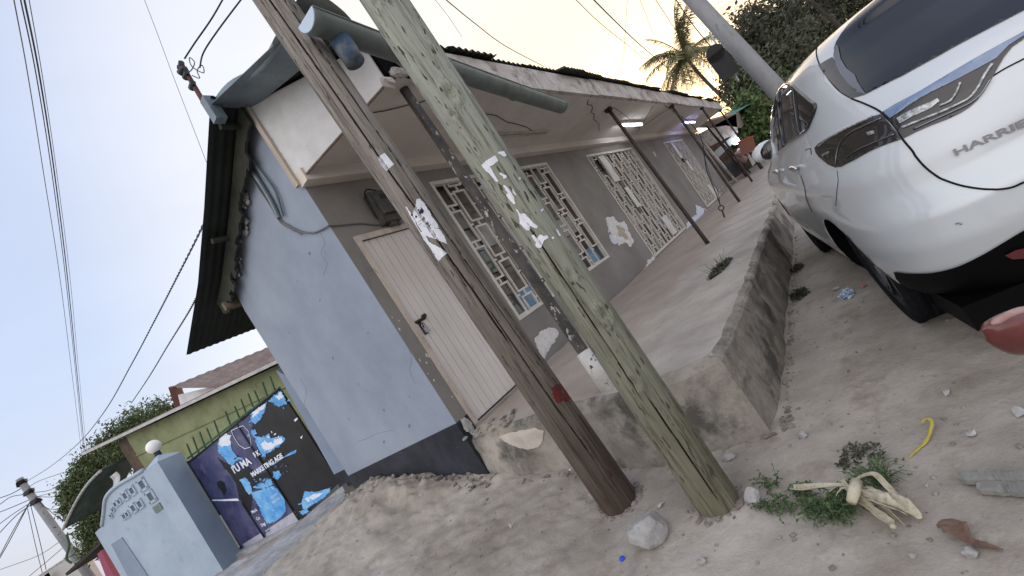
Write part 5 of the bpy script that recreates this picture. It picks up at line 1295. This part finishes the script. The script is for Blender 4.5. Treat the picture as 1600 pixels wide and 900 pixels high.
seam('window_surround',K1([(122,832),(160,797),(200,763),(240,733),(278,705),(302,662),(332,577),(300,545),(235,488),(205,460),(180,452),(155,465),(130,500),(112,555),(102,630)]),.009,M_cargl,.006)
l1=clingc('tail_lamp',K1([(325,800),(345,778),(400,742),(480,700),(560,662),(640,630),(690,615),(730,670),(770,715),(795,752),(700,785),(620,820),(540,865),(470,900),(440,905),(400,890),(350,850),(332,825)]),.005,M_lamp)
l2=clingc('tail_lamp',K1([(692,605),(760,565),(900,490),(1050,400),(1200,312),(1330,240),(1454,172),(1454,212),(1390,255),(1345,310),(1310,370),(1280,425),(1240,490),(1200,545),(1160,580),(1110,612),(1040,645),(950,680),(870,715),(805,748),(775,705),(735,655)]),.005,M_lamp)
clingc('lamp_band',K1([(700,603),(900,492),(1050,402),(1200,314),(1330,242),(1454,176),(1454,196),(1370,250),(1300,320),(1200,375),(1050,455),(900,530),(760,625),(735,640)]),.008,M_lampb,l2)
clingc('lamp_reflector',K1([(770,640),(830,605),(900,575),(990,535),(1000,550),(950,590),(860,630),(790,668)]),.009,M_lampc,l2,2)
clingc('lamp_reflector',K1([(1210,420),(1270,345),(1285,350),(1250,420),(1200,500),(1120,545),(1095,548),(1130,500)]),.009,M_lampc,l2,2) if False else None
seam('lamp_line',K1([(1280,350),(1240,410),(1200,480),(1160,530),(1100,565),(1000,610),(900,650),(800,690)]),.006,M_lampc,.009,l2)
seam('lamp_line',K1([(1110,450),(1090,500),(1060,545),(1000,575)]),.005,M_lampc,.009,l2)
seam('lamp_line',K1([(1270,430),(1220,510),(1160,560),(1080,600),(980,645),(860,700)]),.004,M_chromed,.009,l2)
seam('lamp_line',K1([(640,632),(560,668),(480,706),(400,752),(350,790)]),.005,M_lampc,.008,l1)
seam('lamp_line',K1([(690,640),(600,680),(520,720),(470,770),(450,830),(445,890)]),.004,M_chromed,.008,l1)
seam('lamp_line',K1([(760,725),(650,770),(560,810),(500,850)]),.003,M_chromed,.008,l1)
clingc('lamp_reflector',K1([(610,715),(650,705),(655,722),(618,735)]),.008,M_lampc,l1,2)
clingc('lamp_reflector',K1([(365,835),(405,815),(412,825),(375,845)]),.008,M_lampc,l1,2)
tl=K1([(525,535),(590,560),(655,590),(690,615),(735,660),(775,710),(800,755),(850,815)])+K2([(665,12),(700,52),(740,85),(780,108),(860,134),(960,148),(1050,142),(1112,118),(1180,90)])
seam('tailgate_gap',tl,.0038)
seam('roof_gap',K1([(640,-5),(540,60),(440,130),(370,190),(338,250),(332,290),(350,350),(400,430),(460,495),(525,535)]),.003)
seam('tailgate_crease_gap',K1([(1285,412),(1350,372),(1454,318)]),.003)
seam('door_gap',K2([(340,70),(344,110),(338,160),(334,215)]),.0012)
seam('door_gap',K2([(190,90),(205,140),(212,185),(235,240)]),.0015)
seam('fuel_flap_gap',K1([(272,812),(300,805),(305,835)]),.002)
seam('bumper_crease',K2([(830,290),(842,287),(855,291)]),.003,M_chromed)
rl=clingc('bumper_reflector',[(1568,396),(1585,388),(1602,384),(1602,400),(1580,402)],.012,M_redlens,step=3)
# handles
for p in ((1245,263),(1217,268)):
    q=cast(cb_,p,.02)
    if q is not None: MB().blob(q,.11,.022,.022,1,.05,3,YAW).build('door_handle',M_chrome,car,True)
# mirror
q=cw(1.95,.98,1.10)
q=atd((1196,236),(np.array(RM[2])@np.array([*(cw(1.95,1.0,1.1)-Vector(C0))])))
mr=MB().blob(q,.07,.13,.095,3,.05,3,YAW).build('wing_mirror',M_car,car,True)
MB().blob(q-cU*.04-cV*.055+Vector((0,0,-.02)),.06,.12,.095,3,.05,3,YAW).build('mirror_glass',M_cargl,mr,True)
MB().tube([q-cV*.05-Vector((0,0,.06)),q-cV*.25-Vector((0,0,.08))],.03,8).build('mirror_arm',M_carb,mr)
# model lettering
p0=cast(cb_,(1492,244),.006); p1=cast(cb_,(1596,199),.006)
if p0 and p1:
    ex_=(p1-p0); 
    h=bvh=None
    n_=cb_.ray_cast(Vector(C0),Vector(ray((1545,222))).normalized())[1]
    if n_.dot(Vector(C0)-p0)<0: n_=-n_
    ey_=n_.cross(ex_.normalized())
    if ey_.z<0: ey_=-ey_
    L=ex_.length; o=textmesh('lettering','HARRIER',.037,p0,ex_,ey_,M_chromed,car,.003,.0008)
    xs=[(v.co+wloc(o)-p0).dot(ex_.normalized()) for v in o.data.vertices]; k=1.30*L/max(xs)
    e_=ex_.normalized()
    for v in o.data.vertices:
        a=(v.co+wloc(o)-p0); t=a.dot(e_); v.co+=e_*t*(k-1)
# ------------------------------------------------------------ red motorcycle mudguard poking in at the right
mc=thing('motorcycle',(1.75,-.35,0),'red motorcycle mudguard tip poking in at the right edge','motorcycle')
tip=atd((1534,506),1.25); rt=Vector(RM[0]); rdn=Vector(RM[1]); rf=Vector(RM[2]); V=[];fs=[];n=26;k=20
for i in range(n+1):
    t=i/n; L=.62*t; c=tip+rt*L+rdn*(.018-.10*t*t+.02*t)+rf*(.10*t)
    h=.066*min(1,(t*6)**.5)+.03*t; 
    for j in range(k):
        b=2*math.pi*j/k; V.append(c+rdn*(h*math.sin(b)*(1.0 if math.sin(b)>0 else .8))+rf*(.045*math.cos(b)*min(1,(t*7)**.5)))
for i in range(n):
    for j in range(k): fs.append((i*k+j,i*k+(j+1)%k,(i+1)*k+(j+1)%k,(i+1)*k+j))
fs.append(tuple(range(k))); fs.append(tuple(range(n*k,n*k+k)))
build('rear_mudguard',V,fs,M_redplas,mc,True)
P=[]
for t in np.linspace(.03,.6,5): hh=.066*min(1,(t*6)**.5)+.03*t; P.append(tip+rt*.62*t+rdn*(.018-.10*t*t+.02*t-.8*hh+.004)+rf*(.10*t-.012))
(lambda sp:MB().tube(sp,[.004]+[.011]*(len(sp)-1),8))(smoothpath(P,6)).build('lit_rim',mat('lit_edge_pink',(.30,.17,.155),(.40,.27,.25),None,scale=20,rough=.5),mc,True)  # pale strip paints light along the mudguard's upper edge
# ------------------------------------------------------------ things lying on the ground
def stone(label,px,sz,seed,m=M_stone,z=None,cat='stone',k=.35,grp=None,sub=3,sq=.62,name='stone'):
    z=.0 if z is None else z; c=onz(px,z); gzz=gz(c.x,c.y); c=onz(px,gzz)
    mb=MB().blob(c+Vector((0,0,sz*sq*.35)),sz*.5,sz*.42,sz*sq*.5,seed,k,sub,seed)
    V=mb.v
    # knock flat facets into it
    rg=random.Random(seed); cc=c+Vector((0,0,sz*.2))
    for q in range(9):
        n=Vector((rg.gauss(0,1),rg.gauss(0,1),rg.gauss(0,1))).normalized(); lim=sz*rg.uniform(.26,.36)
        for v in V:
            d=(v-cc).dot(n)
            if d>lim: v-=n*(d-lim)*.9
    return tag(mb.build(name,m),label,cat,grp)
stone('largest pale angular stone on the soil between the two poles, nearest camera',(1022,842),.225,31,k=.18,sub=4,sq=.95)
stone('pale stone with a sharp edge beside the green pole foot and the weeds',(1182,785),.10,6,sq=.9)
stone('rough stone leaning against the platform wall right of the green pole',(1112,690),.15,8,sq=.8)
stone('small pale pebble in the middle of the soil right of the platform corner',(1257,682),.055,9)
stone('pair of small pale stones at bottom between the poles',(1098,880),.05,10)
stone('small flat stone lying low at bottom right beyond the dead leaf',(1518,868),.05,12)
stone('small stone on the soil left of the brown pole foot',(800,822),.05,13)
stone('white chip of stone by the wall foot at lower left',(660,775),.035,14,M_stone)
stone('small cream pebble left of the brown pole foot',(891,735),.022,15,M_patch)
stone('squat brown pebble at bottom left of the stones',(760,829),.025,16,M_pebble)
stone('pale stone chunk close to the platform corner foot',(1140,717),.07,17)
# soil crumbs and gravel: uncountable
def gravel():
    rg=random.Random(77); m=MB()
    def ok(x,y): 
        if x>2.40 and .93<y<3.5: return False
        if x>2.66 and y>3.3: return False
        if x>2.45 and y<.9 and y>.80: return True
        return True
    n=0
    while n<1500:
        u=rg.random()
        if u<.45: x=rg.uniform(1.2,2.7); y=rg.uniform(.2,5.6)
        elif u<.75: x=rg.uniform(1.3,4.5); y=rg.uniform(-.5,.88)
        elif u<.87: x=rg.uniform(2.5,7.5); y=.87-abs(rg.gauss(0,.06))
        else: x=2.70-abs(rg.gauss(0,.08)); y=rg.uniform(3.4,5.7)
        if not ok(x,y): continue
        s=.0025+.010*rg.random()**5
        if rg.random()<.015: s*=1.7
        m.blob((x,y,gz(x,y)+s*.25),s*rg.uniform(.7,1.3),s*rg.uniform(.7,1.3),s*.6,n*.37,.6,1); n+=1
    tag(m.build('gravel',M_pebble),'scattered grit and pebbles on the soil','gravel',kind='stuff')
gravel()
def weeds(name,label,px,z,rad,n,seed,m,h=.06,leaf=.022,blades=0,ell=1.0,rot=0):
    c=onz(px,z); rg=random.Random(seed); mb=MB(); t=thing(name,c,label,'plant'); st=MB()
    for i in range(n):
        a=rg.uniform(0,6.28); r=rad*math.sqrt(rg.random()); x=r*math.cos(a); y=r*math.sin(a)*ell; x,y=x*math.cos(rot)-y*math.sin(rot),x*math.sin(rot)+y*math.cos(rot)
        hh=h*rg.uniform(.1,1)*(1-.5*r/rad); p=c+Vector((x,y,hh)); b=c+Vector((x*.8,y*.8,0))
        if i%4==0: st.tube([b,p],.0012,3,cap=False)
        for k in range(2):
            d=Vector((rg.gauss(0,1),rg.gauss(0,1),rg.gauss(.3,.5))).normalized(); s=leaf*rg.uniform(.6,1.3); w=d.cross(Vector((rg.gauss(0,.4),rg.gauss(0,.4),1))).normalized()
            mb.add([p,p+d*s*.5+w*s*.3,p+d*s,p+d*s*.5-w*s*.3],[(0,1,2),(0,2,3)])
    for i in range(blades):
        a=rg.uniform(0,6.28); L=rg.uniform(.5,1.3)*rad; d=Vector((math.cos(a),math.sin(a),rg.uniform(.2,1.2))).normalized(); w=d.cross(Vector((0,0,1))).normalized()*.003; q=c+Vector((rg.uniform(-.3,.3)*rad,rg.uniform(-.3,.3)*rad,0)); e=q+d*L*.6; f_=q+d*L-Vector((0,0,L*.3))
        mb.add([q-w,q+w,e+w*.8,e-w*.8,f_],[(0,1,2,3),(3,2,4)])
    mb.build('leaves',m,t)
    if st.v: st.build('stems',m,t)
    return t
def weed_bed():
    c=onz((1275,790),0); t=thing('weed_clump',c,'long heap of wilted green weeds between the green pole foot and the corn husks','plant'); rg=random.Random(41); lv=MB(); st=MB()
    for (px,hh,k) in (((1208,758),.10,16),((1205,790),.05,13),((1232,790),.05,22),((1262,788),.06,22),((1290,800),.07,30),((1312,802),.07,30),((1300,775),.05,18),((1328,795),.05,18),((1255,765),.04,12)):
        q=onz(px,0)
        for i in range(k):
            a=rg.uniform(0,6.28); p0=q+Vector((rg.gauss(0,.022),rg.gauss(0,.022),.005)); L=rg.uniform(.03,.085); d=Vector((math.cos(a),math.sin(a),rg.uniform(.1,1.3)*hh/.06)).normalized(); P=[p0]; p=p0
            for j in range(4): p=p+d*L/4; d=(d+Vector((rg.uniform(-.3,.3),rg.uniform(-.3,.3),-.28))).normalized(); p.z=max(p.z,.006); P.append(p.copy())
            st.tube(P,.0012,3,cap=False)
            for j in range(1,5):
                for w in range(2):
                    e=Vector((rg.gauss(0,1),rg.gauss(0,1),rg.gauss(0,.5))).normalized(); s_=rg.uniform(.010,.022); x=e.cross(Vector((rg.gauss(0,.5),rg.gauss(0,.5),1))).normalized(); z=Vector((0,0,-s_*.35))
                    lv.add([P[j],P[j]+e*s_*.4+x*s_*.30,P[j]+e*s_+z,P[j]+e*s_*.4-x*s_*.30],[(0,1,2),(0,2,3)])
    lv.build('leaves',M_weed,t); st.build('stems',M_weed,t)
weed_bed()
weeds('grass_tuft','spiky grey green grass tuft above the dry corn husks',(1372,748),.0,.12,30,3,M_weed,.04,.015,70)
weeds('wilted_weed','dark wilted weed flattened at the top of the husk pile',(1345,715),.0,.09,90,4,mat('dark_wilted_leaf',(.03,.04,.025),(.06,.065,.045),None,scale=20),.03,.02,6)
weeds('weed_clump','flattened dark weed tuft spreading on the platform top',(1126,420),.535,.30,420,5,mat('dusty_leaf',(.05,.055,.035),(.10,.10,.07),None,scale=20),.03,.03,40,.30,-.15)
weeds('weed_sprig','tiny green sprig at the foot of the black plinth',(742,762),.22,.03,40,6,M_weed,.05,.014,0)
weeds('weed_clump','dark weeds at the foot of the platform near the car wheel',(1250,462),.0,.16,160,7,mat('dark_weed',(.03,.035,.022),(.06,.06,.04),None,scale=20),.05,.03,24,.5)
weeds('weed_sprig','small weeds against the platform wall beyond the litter',(1245,420),.0,.14,90,8,mat('dark_weed',(.03,.035,.022)),.04,.03,10,.5)
def ribbon(pts,w,zlift,m,nm,parent=None,label=None,cat=None,th=.0,wob=.0,zc=0,cup=0):
    P=smoothpath([onz(p,zc)+Vector((0,0,z)) for p,z in zip(pts,zlift)],7); V=[];fs=[];N=len(P); K=5
    for i,p in enumerate(P):
        d=(P[min(i+1,N-1)]-P[max(0,i-1)]).normalized(); s=d.cross(Vector((0,0,1))).normalized(); ww=w[0]+(w[1]-w[0])*i/(N-1) if len(w)==2 else np.interp(i/(N-1),np.linspace(0,1,len(w)),w)
        for k in range(K): a=k/(K-1)*2-1; V.append(p+s*a*ww/2+Vector((0,0,cup*a*a*ww+wob*mn.noise(Vector((i*.4,k,w[0]*90))))))
    for i in range(N-1):
        for k in range(K-1): q=i*K+k; fs.append((q,q+1,q+K+1,q+K))
    o=build(nm,V,fs,m,parent,True); o.modifiers.new('t','SOLIDIFY').thickness=.0015+th
    if label: tag(o,label,cat)
    return o
hk=thing('corn_husk',onz((1345,775),0),'bundle of dry pale corn husks with a broken stalk on the weeds','corn husk')
ribbon([(1328,768),(1345,790),(1368,806),(1388,822),(1402,828)],[.012,.02,.022,.03,.022],[.06,.04,.03,.03,.02],M_husk,'husk_leaf',hk,cup=.5)
ribbon([(1350,783),(1375,790),(1400,798),(1425,806),(1442,814)],[.02,.04,.055,.05,.02],[.04,.03,.035,.03,.01],M_husk,'husk_leaf',hk,wob=.008,cup=.4)
ribbon([(1348,785),(1372,797),(1400,808),(1425,812)],[.02,.035,.05,.02],[.05,.045,.05,.02],M_husk,'husk_leaf',hk,wob=.01,cup=.6)
ribbon([(1345,772),(1362,766),(1385,768),(1402,782),(1418,796)],[.01,.014,.02,.02,.012],[.05,.06,.07,.05,.02],M_husk,'husk_leaf',hk,cup=.5)
rh=random.Random(3)
for q in range(16):
    x0,y0=1346+rh.uniform(-6,10),783+rh.uniform(-6,6); an=rh.choice([.35,.5,.62,.25,3.1,2.9]); L=rh.uniform(35,95) if an<1 else rh.uniform(30,80)
    P=[(x0+L*t*math.cos(an)+rh.uniform(-2,2),y0+L*t*math.sin(an)*.75+rh.uniform(-2.5,2.5)-4*math.sin(3*t)) for t in (0,.35,.7,1)]
    ribbon(P,[.004,.009,.007,.002],[.045,.05,.035,.008],M_husk,'husk_strand',hk,wob=.004,cup=.4)
ribbon([(1335,776),(1312,776),(1290,778),(1268,781),(1248,778)],[.014,.018,.025,.034,.026],[.05,.05,.05,.05,.045],M_husk,'husk_leaf',hk,cup=.5)
a=onz((1334,790),.05)+Vector((0,0,.015)); b=onz((1346,762),.05)+Vector((0,0,.03)); MB().tube([a,a.lerp(b,.5),b],[.016,.021,.019],14).build('stalk',M_husk,hk,True)
c=onz((1398,826),.02); MB().blob(c+Vector((0,0,.01)),.012,.010,.009,3,.3,2).build('husk_knot',M_husk,hk,True)
ribbon([(1422,716),(1436,704),(1450,692),(1458,678),(1462,668),(1454,663),(1444,667)],[.008,.012,.014,.012,.012,.010],[.006,.008,.012,.02,.028,.03,.02],M_yellow,'yellow_strap',label='crumpled yellow plastic strap lying on the soil below the car',cat='strap',wob=.003)
ribbon([(1465,824),(1482,822),(1500,836),(1515,848),(1540,856),(1568,860)],[.012,.035,.07,.025,.022,.006],[.002,.006,.008,.005,.006,.002],M_brleaf,'dead_leaf',label='curled reddish brown dead leaf at the bottom right',cat='leaf',wob=.006,cup=.3)
ribbon([(766,670),(763,690),(765,710),(772,725)],[.004,.004],[.0,.0,.0,.0],M_husk,'straw',label='pale curved straw leaning on the doorstep rubble by the black plinth',cat='straw',zc=.30)
# planks at right edge
def plank(p0,p1,w,h,label,seed):
    a=onz(p0,.01);b=onz(p1,.01); d=(b-a).normalized(); s=d.cross(Vector((0,0,1))); V=[];fs=[];N=24
    for i in range(N+1):
        t=i/N; c=a.lerp(b,t); k=1 if t>.06 else .6+.4*t/.06
        for (x,z) in ((-w/2,0),(-w/2,h),(-w/4,h*1.05),(w/4,h),(w/2,h*.92),(w/2,0)):
            V.append(c+s*x*k+Vector((0,0,z+.004*mn.noise(Vector((i*.5,x*40,seed))))))
    for i in range(N):
        for k in range(6): fs.append((i*6+k,i*6+(k+1)%6,(i+1)*6+(k+1)%6,(i+1)*6+k))
    fs.append(tuple(range(5,-1,-1))); fs.append(tuple(range(N*6,N*6+6)))
    tag(build('plank',V,fs,M_plank),label,'plank')
plank((1502,750),(1680,752),.045,.022,'upper of two weathered grey planks at the right edge',1)
plank((1530,764),(1680,772),.05,.016,'lower wider plank of the two weathered grey planks at the right edge',2)
# litter
def scrap(px,s,m,label,seed,grp=None,name='paper_scrap',cat='litter',z=0,lift=.004):
    c=onz(px,gz(*onz(px,z)[:2]) if z==0 else z); rg=random.Random(seed); P=[]; n=7
    for i in range(n): a=2*math.pi*i/n; r=s*rg.uniform(.5,1); P.append(c+Vector((math.cos(a)*r,math.sin(a)*r*.7,lift+rg.uniform(0,s*.25))))
    V=[c+Vector((0,0,lift+s*.2))]+P; tag(build(name,V,[(0,1+i,1+(i+1)%n) for i in range(n)],m),label,cat,grp)
scrap((1307,452),.05,M_scrap,'white triangular scrap beside the blue wrapper near the wheel',1)
scrap((1350,448),.045,M_pinkw,'salmon coloured scrap next to the rear wheel',2)
scrap((1260,458),.05,M_scrap,'pale scrap among the dark weeds at the platform foot',3)
scrap((1258,478),.03,M_scrap,'torn white scrap in front of the weeds at the platform foot',4)
scrap((1283,480),.03,M_scrap,'small tan scrap left of the blue wrapper',5)
scrap((1347,472),.03,M_scrap,'small grey scrap right below the blue wrapper',6)
scrap((1520,680),.035,M_scrap,'ragged pale flake pressed on the soil at right',7)
scrap((1592,645),.04,M_scrap,'thin pale flake at the right edge above the planks',8)
scrap((1480,615),.03,M_scrap,'dark and pale flake on the soil under the car',9)
scrap((1033,790),.03,M_scrap,'curled paper shred on the soil between the two pole feet',10)
scrap((1308,555),.02,M_scrap,'small white flake on the soil below the wheel litter',11)
scrap((1295,538),.015,M_scrap,'tiny white flake above another on the soil near the platform',12)
scrap((700,560),.001,M_patch,'x',13) if False else None
c=onz((1328,465),.0); mb=MB()
for i in range(3): mb.blob(c+Vector((.02*i-.02,.015*(i%2),.035)),.04,.035,.03,i,1.0,3,fr=4)
tag(mb.build('crumpled_wrapper',M_foil),'crumpled blue and white plastic wrapper on the soil left of the rear wheel','wrapper')
c=onz((973,874),gz(1.69,1.62)); MB_=MB().tube([c,c+Vector((0,0,.004)),c+Vector((0,0,.011)),c+Vector((0,0,.013))],[.0145,.0145,.0135,.010],20); tag(MB_.build('bottle_cap',M_bcap),'small blue bottle cap on the soil below the big stone','bottle cap')
# pale smear of cement on the broken doorstep
pb=bvh_of([plat,g])
cling('cement_smear',pb,jag([(779,682),(795,676),(815,672),(838,668),(850,672),(849,688),(842,698),(826,702),(808,698),(790,690)],.8,1,step=3),3,.006,mat('pale_cement',(.42,.37,.33),(.5,.45,.41),None,scale=9,rough=.9),plat,smooth=False)
m=MB(); rg=random.Random(32)
for i in range(230):
    y=rg.uniform(3.3,5.7); x=2.69-abs(rg.gauss(0,.11)); q=.006+.028*rg.random()**3; m.blob((x,y,gz(x,y)+q*.2),q*rg.uniform(.7,1.5),q*rg.uniform(.7,1.5),q*.7,i*.77,1.0,1)
for cx,cy,r0_ in ((float(onz((968,783),.03)[0]),float(onz((968,783),.03)[1]),.118),(float(onz((1122,786),0)[0]),float(onz((1122,786),0)[1]),.108)):
    for i in range(90):
        a_=rg.uniform(0,6.28); d_=r0_+abs(rg.gauss(0,.022)); q=.004+.012*rg.random()**2; x=cx+math.cos(a_)*d_; y=cy+math.sin(a_)*d_; m.blob((x,y,gz(x,y)+q*.2),q*1.5,q*1.4,q*.7,i*.31,1.0,1)
for i in range(260):
    if i%2: x=2.5+5*rg.random()**2; y=.875-abs(rg.gauss(0,.03))
    else: y=rg.uniform(.9,2.9); x=2.46+.03*y-abs(rg.gauss(0,.035))
    q=.004+.020*rg.random()**3; m.blob((x,y,gz(x,y)+q*.2),q*rg.uniform(.8,1.5),q*rg.uniform(.8,1.5),q*.7,i*.57,1.0,1)
tag(m.build('soil_clods',M_clod),'crumbled soil clods along the plinth, the platform foot and the poles','soil',kind='stuff')
m=MB(); rg=random.Random(31)
for i in range(0):
    x=2.62+rg.uniform(-.1,.25); y=rg.uniform(2.5,3.45); s=rg.uniform(.012,.05); z=.50+rg.uniform(-.03,.02)-(.30*max(0,2.62-x)*5)
    m.blob((x,y,z),s,s,s*.7,i*1.3,.6,1)
for i in range(26):
    y=rg.uniform(2.75,3.40); x=2.66+rg.uniform(-.03,.22); q=rg.uniform(.01,.04); m.blob((x,y,.60-.04*max(0,3.0-y)+rg.uniform(-.01,.02)),q*1.3,q,q*.5,i*1.3,.9,1)
tag(m.build('rubble',M_end),'broken cement rubble heaped at the doorstep','rubble',kind='stuff')
